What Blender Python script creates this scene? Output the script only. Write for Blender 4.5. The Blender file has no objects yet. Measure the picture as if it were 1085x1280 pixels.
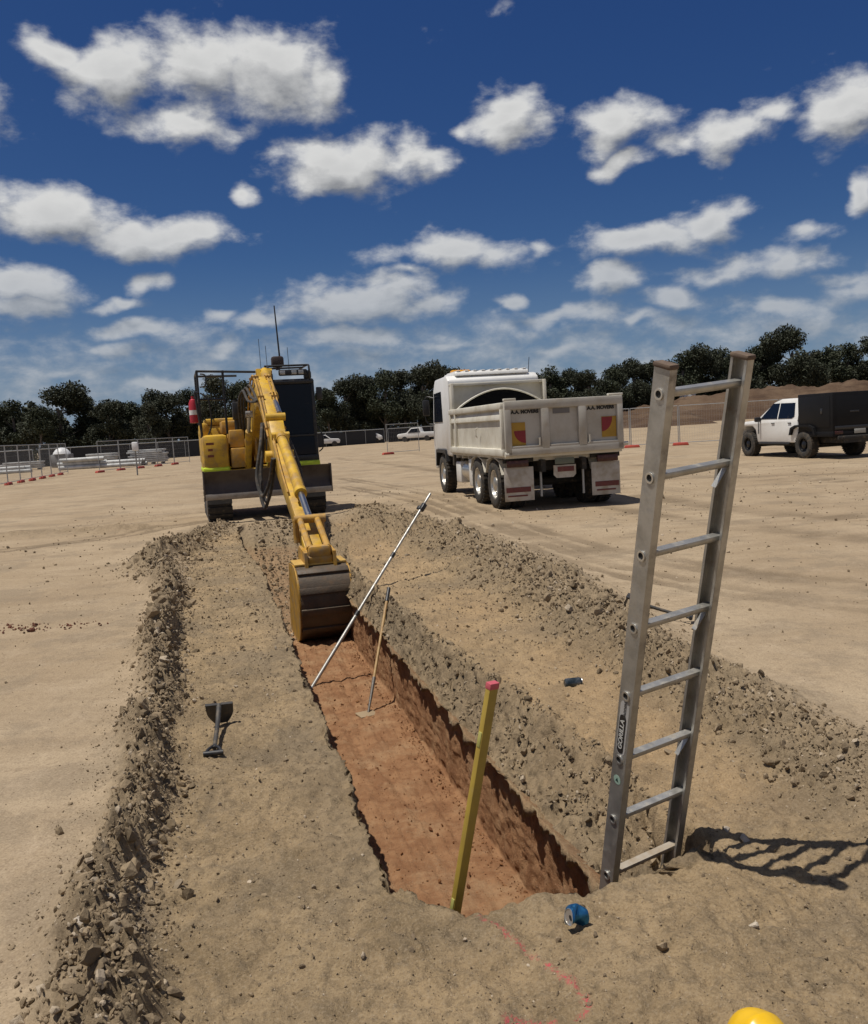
import bpy, bmesh, math, random
import numpy as np
from mathutils import Vector, Matrix, Euler

scene = bpy.context.scene
COL = scene.collection
rng = random.Random(7)
R = math.radians

# ------------------------------------------------------------------ camera
PW, PH, FPX = 1085.0, 1280.0, 1087.0
ROLL, CAM_H = R(3.4), 1.75
PITCH = math.atan(107 * math.cos(ROLL) / FPX)
cam_d = bpy.data.cameras.new('camera')
cam = bpy.data.objects.new('camera', cam_d)
COL.objects.link(cam)
scene.camera = cam
_F = np.array([0, math.cos(PITCH), -math.sin(PITCH)])
_U0 = np.array([0, math.sin(PITCH), math.cos(PITCH)])
_R0 = np.array([1.0, 0, 0])
_R = math.cos(ROLL) * _R0 - math.sin(ROLL) * _U0
_U = math.sin(ROLL) * _R0 + math.cos(ROLL) * _U0
_C = np.array([0, 0, CAM_H])
cam.matrix_world = Matrix(((_R[0], _U[0], -_F[0], 0), (_R[1], _U[1], -_F[1], 0), (_R[2], _U[2], -_F[2], CAM_H), (0, 0, 0, 1)))
cam_d.sensor_fit = 'VERTICAL'
cam_d.sensor_height = 24.0
cam_d.lens = 24.0 * FPX / PH
cam_d.clip_start = 0.05
cam_d.clip_end = 5000


def ray(px, py):
    d = _F * FPX + _R * (px - PW / 2) - _U * (py - PH / 2)
    return d / np.linalg.norm(d)


def gnd(px, py, z=0.0):
    d = ray(px, py)
    return _C + d * ((z - CAM_H) / d[2])


def aty(px, py, Y):
    d = ray(px, py)
    return _C + d * (Y / d[1])


def azel(px, py):
    d = ray(px, py)
    return math.atan2(d[0], d[1]), math.asin(d[2])


# ------------------------------------------------------------------ light and sky
SUN_EL, SUN_AZ_X, SUN_AZ_Y = R(72), -math.cos(R(13)), -math.sin(R(13))
sun_dir = Vector((SUN_AZ_X * math.cos(SUN_EL), SUN_AZ_Y * math.cos(SUN_EL), math.sin(SUN_EL)))
sd = bpy.data.lights.new('sun', 'SUN')
sd.energy = 4.0
sd.angle = R(0.5)
sd.color = (1.0, 0.95, 0.87)
sun = bpy.data.objects.new('sun', sd)
COL.objects.link(sun)
sun.rotation_euler = sun_dir.to_track_quat('Z', 'Y').to_euler()
scene.view_settings.view_transform = 'Standard'
scene.view_settings.look = 'None'
scene.view_settings.exposure = 0.15
scene.view_settings.gamma = 1.0

world = bpy.data.worlds.new('World')
scene.world = world
world.use_nodes = True
wt = world.node_tree
for n in list(wt.nodes):
    wt.nodes.remove(n)


class G:
    """terse node-graph writer"""
    def __init__(s, tree):
        s.t = tree

    def n(s, kind, **kw):
        nd = s.t.nodes.new(kind)
        for k, v in kw.items():
            setattr(nd, k, v)
        return nd

    def put(s, sock, v):
        if isinstance(v, bpy.types.NodeSocket):
            s.t.links.new(v, sock)
        elif v is not None:
            sock.default_value = v

    def m(s, op, a, b=None, c=None, clamp=False):
        nd = s.n('ShaderNodeMath', operation=op, use_clamp=clamp)
        s.put(nd.inputs[0], a)
        s.put(nd.inputs[1], b)
        s.put(nd.inputs[2], c)
        return nd.outputs[0]

    def v(s, op, a, b=None):
        nd = s.n('ShaderNodeVectorMath', operation=op)
        s.put(nd.inputs[0], a)
        s.put(nd.inputs[1], b)
        return nd.outputs['Value'] if op in ('LENGTH', 'DOT_PRODUCT') else nd.outputs[0]

    def noise(s, vec, scale, detail=4, rough=0.55, out=0, dim='3D', dist=0.0):
        nd = s.n('ShaderNodeTexNoise', noise_dimensions=dim)
        s.put(nd.inputs['Vector'], vec)
        nd.inputs['Scale'].default_value = scale
        nd.inputs['Detail'].default_value = detail
        nd.inputs['Roughness'].default_value = rough
        nd.inputs['Distortion'].default_value = dist
        return nd.outputs[out]

    def ramp(s, x, a, b, smooth=True):
        nd = s.n('ShaderNodeMapRange', interpolation_type='SMOOTHSTEP' if smooth else 'LINEAR')
        s.put(nd.inputs[0], x)
        s.put(nd.inputs[1], a)
        s.put(nd.inputs[2], b)
        return nd.outputs[0]

    def mix(s, f, a, b, mode='MIX'):
        nd = s.n('ShaderNodeMix', data_type='RGBA', blend_type=mode)
        s.put(nd.inputs[0], f)
        s.put(nd.inputs[6], a)
        s.put(nd.inputs[7], b)
        return nd.outputs[2]


# every cloud: pixel centre, half width, height above centre, depth below it (photo pixels), weight
CLOUDS = [
    (150, 92, 95, 44, 48, 1), (250, 105, 110, 60, 45, 1), (340, 100, 92, 56, 55, 1), (70, 72, 50, 30, 24, .85), (235, 164, 95, 24, 18, .9), (400, 100, 38, 40, 34, .9),
    (440, 215, 118, 44, 36, 1), (405, 190, 58, 28, 40, .95), (510, 212, 60, 28, 26, .9), (300, 247, 22, 14, 14, .8),
    (640, 146, 60, 38, 38, 1), (582, 162, 26, 16, 14, .8),
    (780, 172, 72, 44, 26, 1), (775, 202, 55, 18, 18, .9), (850, 180, 40, 22, 20, .7), (905, 170, 52, 30, 32, .9), (965, 142, 40, 18, 20, .75),
    (1055, 145, 62, 44, 42, 1.05), (1085, 245, 22, 24, 22, .9),
    (60, 270, 120, 40, 34, 1), (200, 305, 98, 32, 26, 1), (20, 370, 68, 26, 18, .95), (25, 390, 62, 14, 12, .9), (183, 356, 32, 12, 12, .8), (155, 381, 42, 10, 8, .75),
    (545, 320, 92, 34, 24, .95), (620, 322, 48, 36, 26, .8), (510, 348, 40, 14, 10, .8), (675, 310, 22, 14, 12, .6),
    (790, 300, 95, 24, 32, .95), (890, 278, 62, 24, 26, .9), (1025, 285, 45, 14, 12, .65),
    (900, 335, 70, 22, 22, .8), (985, 325, 62, 26, 24, .85), (1055, 350, 50, 16, 16, .7),
    (450, 390, 130, 32, 22, .85), (340, 405, 60, 16, 14, .75), (280, 390, 34, 10, 10, .65), (540, 380, 52, 18, 20, .7),
    (770, 362, 50, 20, 14, .8), (705, 400, 80, 16, 12, .75), (850, 378, 62, 16, 14, .75), (800, 405, 40, 12, 10, .65), (640, 378, 34, 10, 8, .75),
    (975, 390, 62, 16, 14, .65), (1060, 372, 50, 20, 16, .65),
    (165, 416, 58, 12, 12, .8), (145, 442, 40, 12, 10, .75), (70, 470, 90, 14, 10, .65), (215, 480, 110, 12, 10, .65), (290, 440, 36, 16, 12, .75),
    (440, 428, 90, 14, 14, .8), (560, 440, 80, 14, 10, .6), (700, 440, 90, 12, 10, .6),
    (530, 45, 42, 26, 30, .38), (620, 25, 30, 26, 18, .3),
    (-80, 150, 90, 50, 40, 1), (1200, 320, 90, 40, 30, .9), (-120, 420, 140, 30, 20, .8), (1180, 120, 60, 40, 40, 1),
]

def cloud_group(name):
    """density of the clouds over the sky (azimuth, elevation)"""
    tr = bpy.data.node_groups.new(name, 'ShaderNodeTree')
    tr.interface.new_socket('P', in_out='INPUT', socket_type='NodeSocketVector')
    tr.interface.new_socket('D', in_out='OUTPUT', socket_type='NodeSocketFloat')
    g = G(tr)
    P = g.n('NodeGroupInput').outputs[0]
    go = g.n('NodeGroupOutput')
    w1 = g.v('SUBTRACT', g.noise(P, 14, 2, .5, 1), (.5, .5, .5))
    Q = g.v('ADD', P, g.v('MULTIPLY', w1, (.085, .05, 0)))
    groups = {}
    k = 1.38 / FPX
    for (cx, cy, a, bu, bd, wgt) in CLOUDS:
        wgt = wgt * (1.12 if cy > 350 else 1)
        wgt = min((.32, .6, .68, .76, .85, .92, 1.0), key=lambda q: abs(q - wgt))
        u, v = azel(cx, cy)
        if cy > 350:
            bu, bd = bu * 1.5, bd * 1.35
        bd *= .9
        v += (bu - bd) / 2 * k
        bb = (bu + bd) / 2 * k
        nd = g.n('ShaderNodeTexGradient', gradient_type='SPHERICAL')
        nd.texture_mapping.scale = (1 / (a * k), 1 / bb, 1)
        nd.texture_mapping.translation = (-u / (a * k), -v / bb, 0)
        g.put(nd.inputs[0], Q)
        o_ = nd.outputs['Fac']
        groups[wgt] = g.m('MAXIMUM', groups[wgt], o_) if wgt in groups else o_
    best = None
    for wgt, o_ in groups.items():
        o_ = g.m('MULTIPLY', o_, wgt)
        best = o_ if best is None else g.m('SMOOTH_MAX', best, o_, .10)
    best = g.m('ADD', best, -.04)
    sep = g.n('ShaderNodeSeparateXYZ')
    g.put(sep.inputs[0], P)
    # thin broken cloud close to the horizon
    band = g.m('MULTIPLY_ADD', g.ramp(sep.outputs[1], .22, .08), .74, -.33)
    best = g.m('SMOOTH_MAX', best, band, .1)
    # unseen cumulus added overhead and behind the camera to brighten the shadows
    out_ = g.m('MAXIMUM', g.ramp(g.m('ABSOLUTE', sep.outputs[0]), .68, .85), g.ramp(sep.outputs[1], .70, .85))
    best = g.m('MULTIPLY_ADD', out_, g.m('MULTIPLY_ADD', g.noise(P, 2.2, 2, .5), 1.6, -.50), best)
    Pn = g.v('MULTIPLY', P, (1, 1.7, 1))
    d = g.m('ADD', best, g.m('MULTIPLY_ADD', g.noise(Pn, 17, 8, .58, 0, '3D', .15), 1.05, -.74))
    d = g.m('ADD', d, g.m('MULTIPLY_ADD', g.noise(Pn, 60, 5, .6), .24, -.12))
    g.put(go.inputs[0], d)
    return tr


g = G(wt)
sky = g.n('ShaderNodeTexSky', sky_type='NISHITA')
sky.sun_disc = False
sky.sun_elevation = SUN_EL
sky.sun_rotation = math.atan2(sun_dir.x, sun_dir.y)
sky.air_density = .6
sky.dust_density = .2
sky.ozone_density = 3.0
tc = g.n('ShaderNodeTexCoord')
sp = g.n('ShaderNodeSeparateXYZ')
g.put(sp.inputs[0], tc.outputs['Generated'])
cb = g.n('ShaderNodeCombineXYZ')
U_ = g.m('ARCTAN2', sp.outputs[0], sp.outputs[1])
V_ = g.m('ARCSINE', sp.outputs[2])
g.put(cb.inputs[0], U_)
g.put(cb.inputs[1], V_)
low = g.ramp(sp.outputs[2], .26, .06)
c_dark = g.mix(low, (.19, .20, .22, 1), (.17, .205, .25, 1))
c_lit = g.mix(low, (.63, .63, .62, 1), (.42, .44, .465, 1))
# contrast of the photograph's sky: each channel of the Sky Texture through its own curve
sc_ = g.n('ShaderNodeSeparateColor')
g.put(sc_.inputs[0], sky.outputs[0])
cc_ = g.n('ShaderNodeCombineColor')
for k_, (ref, val, gam) in enumerate(((.82, .0175, 1.36), (1.42, .052, 1.10), (2.86, .168, .72))):
    g.put(cc_.inputs[k_], g.m('MULTIPLY', g.m('POWER', g.m('MULTIPLY', sc_.outputs[k_], 1 / ref), gam), val))
hz_ = g.m('MULTIPLY', g.ramp(sp.outputs[2], .20, .0), .55)
bs = g.n('ShaderNodeBackground')
g.put(bs.inputs[0], g.mix(hz_, cc_.outputs[0], (.165, .225, .31, 1)))
bs.inputs[1].default_value = 1.0
shader = bs.outputs[0]
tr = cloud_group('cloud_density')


def dens(vec):
    nd = g.n('ShaderNodeGroup')
    nd.node_tree = tr
    g.put(nd.inputs[0], vec)
    return nd.outputs[0]


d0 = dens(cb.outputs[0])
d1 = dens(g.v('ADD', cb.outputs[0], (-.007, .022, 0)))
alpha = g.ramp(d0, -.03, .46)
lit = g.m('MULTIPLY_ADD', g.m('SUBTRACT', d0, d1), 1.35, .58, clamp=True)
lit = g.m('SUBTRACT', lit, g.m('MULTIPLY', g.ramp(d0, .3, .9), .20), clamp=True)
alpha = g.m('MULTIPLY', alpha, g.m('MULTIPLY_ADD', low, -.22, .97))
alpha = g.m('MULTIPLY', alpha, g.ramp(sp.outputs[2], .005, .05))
bc = g.n('ShaderNodeBackground')
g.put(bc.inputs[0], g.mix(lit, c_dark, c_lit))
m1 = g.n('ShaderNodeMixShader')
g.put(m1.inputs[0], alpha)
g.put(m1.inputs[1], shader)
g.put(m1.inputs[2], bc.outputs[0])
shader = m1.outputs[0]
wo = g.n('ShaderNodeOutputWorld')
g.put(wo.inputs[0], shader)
world.cycles.sampling_method = 'MANUAL'
world.cycles.sample_map_resolution = 256
scene.cycles.max_bounces = 6
scene.cycles.diffuse_bounces = 3

# ------------------------------------------------------------------ helpers
def lin(r, g_, b):
    f = lambda c: (c / 255 / 12.92) if c <= 10 else ((c / 255 + .055) / 1.055) ** 2.4
    return (f(r), f(g_), f(b), 1)


def mat(name, col, rough=.6, metal=0.0, col2=None, scale=3.0, amt=.5, bump=0.0, bscale=40.0, dust=0.0, spec=.5, dustcol=(.30, .22, .135, 1)):
    """painted / metal / fabric surface with uneven colour, optional dust lying on upward faces and low down, optional bump"""
    m = bpy.data.materials.new(name)
    m.use_nodes = True
    t = m.node_tree
    b = t.nodes['Principled BSDF']
    gg = G(t)
    oc = gg.n('ShaderNodeTexCoord').outputs['Object']
    if col2 is None:
        col2 = tuple(c * .72 for c in col[:3]) + (1,)
    f = gg.ramp(gg.noise(oc, scale, 6, .6), .40, .68)
    c = gg.mix(gg.m('MULTIPLY', f, amt), col, col2)
    if dust > 0:
        dn = gg.ramp(gg.noise(oc, scale * 1.7 + 1, 7, .65), .62 - .35 * dust, .95 - .3 * dust)
        c = gg.mix(gg.m('MULTIPLY', dn, min(1, dust * 1.4)), c, dustcol)
        r_ = gg.m('MULTIPLY_ADD', dn, .9 - rough, rough, clamp=True)
        gg.put(b.inputs['Roughness'], r_)
    else:
        b.inputs['Roughness'].default_value = rough
    gg.put(b.inputs['Base Color'], c)
    b.inputs['Metallic'].default_value = metal
    b.inputs['Specular IOR Level'].default_value = spec
    if bump > 0:
        bp = gg.n('ShaderNodeBump')
        bp.inputs['Strength'].default_value = bump
        bp.inputs['Distance'].default_value = .01
        gg.put(bp.inputs['Height'], gg.noise(oc, bscale, 5, .6))
        gg.put(b.inputs['Normal'], bp.outputs[0])
    return m


class MB:
    """collects shapes and links them as ONE mesh object"""
    def __init__(s):
        s.V, s.Fc, s.M, s.mi, s.cuts = [], [], [], 0, []

    def use(s, i):
        s.mi = i
        return s

    def add(s, V, F):
        o = len(s.V)
        s.V += [tuple(v) for v in V]
        s.Fc += [tuple(i + o for i in f) for f in F]
        s.M += [s.mi] * len(F)
        return s

    def addbm(s, bm):
        bm.verts.index_update()
        s.add([v.co[:] for v in bm.verts], [[v.index for v in f.verts] for f in bm.faces])
        bm.free()
        return s

    def box(s, c, size, rot=None, bev=0.0, taper=None):
        bm = bmesh.new()
        bmesh.ops.create_cube(bm, size=1)
        for v in bm.verts:
            if taper and v.co.z > 0:
                v.co.x *= taper[0]
                v.co.y *= taper[1]
            v.co = Vector((v.co.x * size[0], v.co.y * size[1], v.co.z * size[2]))
        if bev > 0:
            bmesh.ops.bevel(bm, geom=list(bm.edges), offset=min(bev, min(size) * .45), segments=2, affect='EDGES', profile=.5)
        if rot is not None:
            M = Euler(rot).to_matrix() if not isinstance(rot, Matrix) else rot
            bmesh.ops.transform(bm, matrix=M.to_4x4(), verts=bm.verts)
        bmesh.ops.translate(bm, vec=Vector(c), verts=bm.verts)
        return s.addbm(bm)

    def prism(s, poly, axis, a, b, bev=0.0):
        """2-D outline pushed along an axis: x -> (y,z), y -> (x,z), z -> (x,y)"""
        bm = bmesh.new()
        mk = {'x': lambda p, q, h: (h, p, q), 'y': lambda p, q, h: (p, h, q), 'z': lambda p, q, h: (p, q, h)}[axis]
        v0 = [bm.verts.new(mk(p, q, a)) for p, q in poly]
        v1 = [bm.verts.new(mk(p, q, b)) for p, q in poly]
        n = len(poly)
        bm.faces.new(v0)
        bm.faces.new(v1[::-1])
        for i in range(n):
            bm.faces.new((v0[i], v1[i], v1[(i + 1) % n], v0[(i + 1) % n]))
        bmesh.ops.recalc_face_normals(bm, faces=bm.faces)
        if bev > 0:
            bmesh.ops.bevel(bm, geom=list(bm.edges), offset=bev, segments=2, affect='EDGES', profile=.5)
        return s.addbm(bm)

    def cyl(s, p1, p2, r, r2=None, n=16, caps=True):
        p1, p2 = Vector(p1), Vector(p2)
        r2 = r if r2 is None else r2
        q = (p2 - p1).to_track_quat('Z', 'Y')
        V, F = [], []
        for p, rr in ((p1, r), (p2, r2)):
            for i in range(n):
                a = 2 * math.pi * i / n
                V.append(p + q @ Vector((rr * math.cos(a), rr * math.sin(a), 0)))
        F = [(i, (i + 1) % n, n + (i + 1) % n, n + i) for i in range(n)]
        if caps:
            F += [tuple(range(n))[::-1], tuple(range(n, 2 * n))]
        return s.add(V, F)

    def tube(s, pts, r, n=8, smooth=True, closed=False, caps=True):
        pts = [Vector(p) for p in pts]
        if smooth and len(pts) > 2:
            out = []
            for i in range(len(pts) - 1):
                p0, p1, p2, p3 = pts[max(i - 1, 0)], pts[i], pts[i + 1], pts[min(i + 2, len(pts) - 1)]
                for k in range(6):
                    t = k / 6
                    out.append(.5 * ((2 * p1) + (p2 - p0) * t + (2 * p0 - 5 * p1 + 4 * p2 - p3) * t * t + (3 * p1 - p0 - 3 * p2 + p3) * t ** 3))
            pts = out + [pts[-1]]
        V, F = [], []
        up = Vector((.31, .17, .93)).normalized()
        for i, p in enumerate(pts):
            d = (pts[min(i + 1, len(pts) - 1)] - pts[max(i - 1, 0)]).normalized()
            a = d.cross(up)
            if a.length < .05:
                a = d.cross(Vector((1, 0, 0)))
            a.normalize()
            b = d.cross(a)
            rr = float(np.interp(i / (len(pts) - 1), np.linspace(0, 1, len(r)), r)) if isinstance(r, (list, tuple)) else r
            for k in range(n):
                th = 2 * math.pi * k / n
                V.append(p + (a * math.cos(th) + b * math.sin(th)) * rr)
        m = len(pts)
        for i in range(m - 1):
            for k in range(n):
                F.append((i * n + k, i * n + (k + 1) % n, (i + 1) * n + (k + 1) % n, (i + 1) * n + k))
        if caps:
            F += [tuple(range(n))[::-1], tuple(range((m - 1) * n, m * n))]
        return s.add(V, F)

    def lathe(s, prof, origin=(0, 0, 0), axis=(0, 0, 1), n=24, closed=False):
        q = Vector(axis).to_track_quat('Z', 'Y')
        o = Vector(origin)
        V, F = [], []
        for (r, h) in prof:
            for i in range(n):
                a = 2 * math.pi * i / n
                V.append(o + q @ Vector((r * math.cos(a), r * math.sin(a), h)))
        m = len(prof)
        for j in range(m - 1 if not closed else m):
            j2 = (j + 1) % m
            for i in range(n):
                F.append((j * n + i, j * n + (i + 1) % n, j2 * n + (i + 1) % n, j2 * n + i))
        return s.add(V, F)

    def ell(s, c, rad, sub=3, rot=None):
        bm = bmesh.new()
        bmesh.ops.create_icosphere(bm, subdivisions=sub, radius=1)
        M = Matrix.Diagonal(Vector(rad)).to_3x3()
        if rot is not None:
            M = Euler(rot).to_matrix() @ M
        for v in bm.verts:
            v.co = M @ v.co + Vector(c)
        return s.addbm(bm)

    def cut(s):
        """what follows becomes a separate object of the same name"""
        if s.V and (not s.cuts or s.cuts[-1][0] != len(s.V)):
            s.cuts.append((len(s.V), len(s.Fc)))
        return s

    def build(s, name, m, parent=None, smooth=True, angle=32):
        if s.cuts:
            edges = [(0, 0)] + s.cuts + [(len(s.V), len(s.Fc))]
            out = []
            for (v0, f0), (v1, f1) in zip(edges[:-1], edges[1:]):
                if v1 > v0:
                    q = MB()
                    q.V, q.M = s.V[v0:v1], s.M[f0:f1]
                    q.Fc = [tuple(i - v0 for i in f) for f in s.Fc[f0:f1]]
                    out.append(q.build(name, m, parent, smooth, angle))
            return out[0]
        me = bpy.data.meshes.new(name)
        me.from_pydata(s.V, [], s.Fc)
        for mm in (m if isinstance(m, (list, tuple)) else [m]):
            me.materials.append(mm)
        me.polygons.foreach_set('material_index', s.M)
        bm = bmesh.new()
        bm.from_mesh(me)
        bmesh.ops.recalc_face_normals(bm, faces=bm.faces)
        bm.to_mesh(me)
        bm.free()
        if smooth:
            me.polygons.foreach_set('use_smooth', [True] * len(me.polygons))
            try:
                me.set_sharp_from_angle(angle=R(angle))
            except Exception:
                pass
        me.update()
        o = bpy.data.objects.new(name, me)
        COL.objects.link(o)
        if parent is not None:
            o.parent = parent
        return o


def tag(o, label=None, cat=None, group=None, kind=None):
    if label:
        o['label'] = label
    if cat:
        o['category'] = cat
    if group:
        o['group'] = group
    if kind:
        o['kind'] = kind
    return o


def thing(name, loc, rotz, label, cat, group=None):
    o = bpy.data.objects.new(name, None)
    o.empty_display_size = .2
    COL.objects.link(o)
    o.location = loc
    o.rotation_euler = (0, 0, rotz)
    return tag(o, label, cat, group)


def copy_tree(o, parent=None):
    c = o.copy()
    COL.objects.link(c)
    if parent is not None:
        c.parent = parent
    for ch in [x for x in COL.objects if x.parent == o]:
        copy_tree(ch, c)
    return c


def text_obj(name, s, size, m, parent, M, depth=.002, bold=0.0, align='CENTER', spacing=1.0, sx=1.0):
    cu = bpy.data.curves.new(name, 'FONT')
    cu.body = s
    cu.size = size
    cu.extrude = depth
    cu.offset = bold
    cu.align_x = align
    cu.align_y = 'CENTER'
    cu.space_character = spacing
    tmp = bpy.data.objects.new(name + '_tmp', cu)
    COL.objects.link(tmp)
    bpy.context.view_layer.update()
    me = bpy.data.meshes.new_from_object(tmp.evaluated_get(bpy.context.evaluated_depsgraph_get()))
    bpy.data.objects.remove(tmp)
    me.transform(M @ Matrix.Diagonal(Vector((sx, 1, 1, 1))))
    me.materials.clear()
    me.materials.append(m)
    o = bpy.data.objects.new(name, me)
    COL.objects.link(o)
    if parent is not None:
        o.parent = parent
    return o


# --- noise for the terrain
def _h(ix, iy, iz, seed):
    n = (ix.astype(np.int64) * 374761393 + iy.astype(np.int64) * 668265263 + iz.astype(np.int64) * 2147483647 + seed * 1274126177) & 0xFFFFFFFF
    n = ((n ^ (n >> 13)) * 1274126177) & 0xFFFFFFFF
    n = (n ^ (n >> 16)) & 0xFFFFFF
    return n.astype(np.float64) / 0x7FFFFF - 1.0


def vnoise(x, y, z=None, seed=0):
    x, y = np.asarray(x, float), np.asarray(y, float)
    z = np.zeros_like(x) if z is None else z
    ix, iy, iz = np.floor(x), np.floor(y), np.floor(z)
    fx, fy, fz = x - ix, y - iy, z - iz
    s = lambda t: t * t * t * (t * (t * 6 - 15) + 10)
    fx, fy, fz = s(fx), s(fy), s(fz)
    r = 0
    flat = not np.any(fz)
    for dz in ((0,) if flat else (0, 1)):
        wz = 1 if flat else (fz if dz else 1 - fz)
        a = _h(ix, iy, iz + dz, seed) * (1 - fx) + _h(ix + 1, iy, iz + dz, seed) * fx
        b = _h(ix, iy + 1, iz + dz, seed) * (1 - fx) + _h(ix + 1, iy + 1, iz + dz, seed) * fx
        r = r + wz * (a * (1 - fy) + b * fy)
    return r


def fbm(x, y, z=None, octv=4, seed=0, gain=.5):
    r, a = 0, 1.0
    for o in range(octv):
        # turn each octave so that the lattice never lines up
        c, s_ = math.cos(.6 + o * 1.1), math.sin(.6 + o * 1.1)
        k = 2.03 ** o
        r = r + a * vnoise((x * c - y * s_) * k, (x * s_ + y * c) * k, None if z is None else z * k, seed + o * 17)
        a *= gain
    return r


def sstep(a, b, x):
    t = np.clip((x - a) / (b - a), 0, 1)
    return t * t * (3 - 2 * t)

# ------------------------------------------------------------------ the ground with its trench
AX = np.array([-.2425, .9701])
RX = np.array([.9701, .2425])


def st2xy(s, t):
    return s * AX[0] + (t + 1.05) * RX[0], s * AX[1] + (t + 1.05) * RX[1]


def xy2st(x, y):
    return x * AX[0] + y * AX[1], x * RX[0] + y * RX[1] - 1.05


_ws = np.array([-30, 2.7, 4.4, 6.6, 9.1, 11, 12.4, 13.6, 15, 17.7, 18.6])
_wc = np.array([-1.62, -1.60, -1.55, -1.6, -1.64, -1.72, -1.98, -1.95, -1.6, -1.05, -.9])     # left windrow: centre line and half width
_ww = np.array([.20, .19, .15, .15, .17, .22, .48, .48, .40, .32, .1])
_wh = np.array([.15, .15, .17, .19, .20, .20, .20, .22, .20, .12, 0])
_rs = np.array([-30, 3.0, 3.9, 5.0, 6.6, 8.5, 10.5, 12.6, 14.0, 16, 18.5, 20])
_rc = np.array([1.82, 1.80, 1.75, 1.74, 1.9, 2.15, 2.3, 2.3, 1.95, 1.9, 2.2, 2.3])
_rw = np.array([.30, .30, .32, .30, .42, .46, .55, .6, .7, .7, .5, .2])
_rh = np.array([.06, .07, .09, .11, .14, .16, .17, .16, .15, .15, .10, 0])


def windrows(s, t):
    """height and weight of the two spoil ridges"""
    wob = fbm(s * .9, t * .2, octv=3, seed=3) * .10
    lump = 1 + .55 * fbm(s * 1.7, t * 1.4, octv=3, seed=5)
    out = []
    for (S, C, W, H) in ((_ws, _wc, _ww, _wh), (_rs, _rc, _rw, _rh)):
        c = np.interp(s, S, C) + wob
        w = np.interp(s, S, W) * (1 + .25 * fbm(s * 1.3, t * 0, octv=3, seed=9))
        h = np.interp(s, S, H)
        q = (t - c) / w
        if S is _ws:
            q = np.where(q > 0, q * 1.9, q * 1.15)
        b = np.exp(-np.abs(q) ** 2.6)
        out.append((h * b * np.clip(lump, .25, 2), b * np.clip(h / .12, 0, 1)))
    md = np.hypot((s - 13.9) / 1.25, (t - 1.55) / .85)
    mh = .20 * np.exp(-md ** 2 * 1.1) * (1 + .2 * fbm(s * 2, t * 2, octv=3, seed=15))
    return out[0][0], out[0][1], out[1][0] + mh, np.maximum(out[1][1], np.exp(-md ** 2))


def depth_along(s):
    return np.interp(s, [-50, 2.99, 3.05, 11.7, 13.2, 15.0, 16.6, 17.4, 18, 2000], [0, 0, 1, 1, .94, .80, .48, .06, 0, 0])


def ttop(s):
    return np.interp(s, [3, 3.5, 4.2, 5, 6, 8, 10, 12, 14, 16.5], [.80, .88, .90, .80, .72, .66, .62, .60, 1.02, 1.12])


rows = [np.linspace(-60, -4, 12), np.linspace(-3.5, 1.45, 40)]
v_, L_ = 1.5, []
while v_ < 900:
    L_.append(v_)
    v_ *= 1.0052 if v_ < 13 else (1.007 if v_ < 22 else (1.013 if v_ < 60 else 1.06))
rows = np.concatenate(rows + [np.array(L_)])


def grow(start, sign, step=.0125, k=1.075, lim=900):
    L, x, st = [], start, step
    while abs(x) < lim:
        st *= k
        x += sign * st
        L.append(x)
    return np.array(L)


lt = np.arange(-2.9, -.60, .0125)
edge = np.linspace(-.60, -.525, 8)
cols_t = [grow(-2.9, -1)[::-1], lt, edge]                              # profile position
kinds = [0 * cols_t[0], 0 * lt, 0 * edge]
cols_f = [c.copy() for c in cols_t]                                    # position where there is no trench
lw = np.linspace(0, 1, 38)[1:]
cols_t.append(-.525 + .03 * lw)
cols_f.append(-.525 + .05 * lw)
kinds.append(1 + 0 * lw)
fl = np.arange(-.485, .545, .0125)
cols_t.append(fl)
cols_f.append(-.465 + (fl + .485) * .98)
kinds.append(2 + 0 * fl)
rw = np.linspace(0, 1, 44)[1:]
cols_t.append(.545 + .015 * rw)
cols_f.append(cols_f[-1][-1] + .05 * rw)
kinds.append(3 + 0 * rw)
ow = np.linspace(0, 1, 12)[1:]
cols_t.append(.56 - .085 * ow)
cols_f.append(cols_f[-1][-1] + .02 * ow)
kinds.append(4 + 0 * ow)
sw = np.linspace(0, 1, 46)[1:]
f0 = cols_f[-1][-1]
cols_t.append(.475 + (1.05 - .475) * sw)
cols_f.append(f0 + (1.05 - f0) * sw)
kinds.append(5 + 0 * sw)
rt = np.arange(1.0625, 3.2, .0125)
rg = grow(3.2, 1)
cols_t += [rt, rg]
cols_f += [rt.copy(), rg.copy()]
kinds += [0 * rt + 6, 0 * rg + 6]
CT, CF, CK = np.concatenate(cols_t), np.concatenate(cols_f), np.concatenate(kinds).astype(int)
PAR = np.concatenate([np.zeros(len(cols_t[0]) + len(lt) + len(edge)), lw, 0 * fl, rw, ow, sw, 0 * rt, 0 * rg])
NS, NT = len(rows), len(CT)
S = np.repeat(rows[:, None], NT, 1)
K = np.repeat(CK[None], NS, 0)
PR = np.repeat(PAR[None], NS, 0)
lip = .24 * np.exp(-((CT + .56) / .16) ** 2) + .025 * fbm(CT * 5, CT * 0, octv=3, seed=31) - .02
Dp = depth_along(S - lip[None])
D1 = np.clip(Dp / .12, 0, 1)
T = CF[None] * (1 - D1) + CT[None] * D1
jag = fbm(S * 1.6, S * 0, octv=6, seed=21, gain=.68) * .022
jag2 = fbm(S * 1.9, S * 0 + 40, octv=6, seed=22, gain=.66) * .012
ZP = np.zeros_like(S)
ZP = np.where(K == 1, -PR, ZP)
ZP = np.where(K == 2, -1.0, ZP)
ZP = np.where(K == 3, -1.0 + .60 * PR, ZP)
ZP = np.where(K == 4, -.40 + .05 * PR, ZP)
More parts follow.
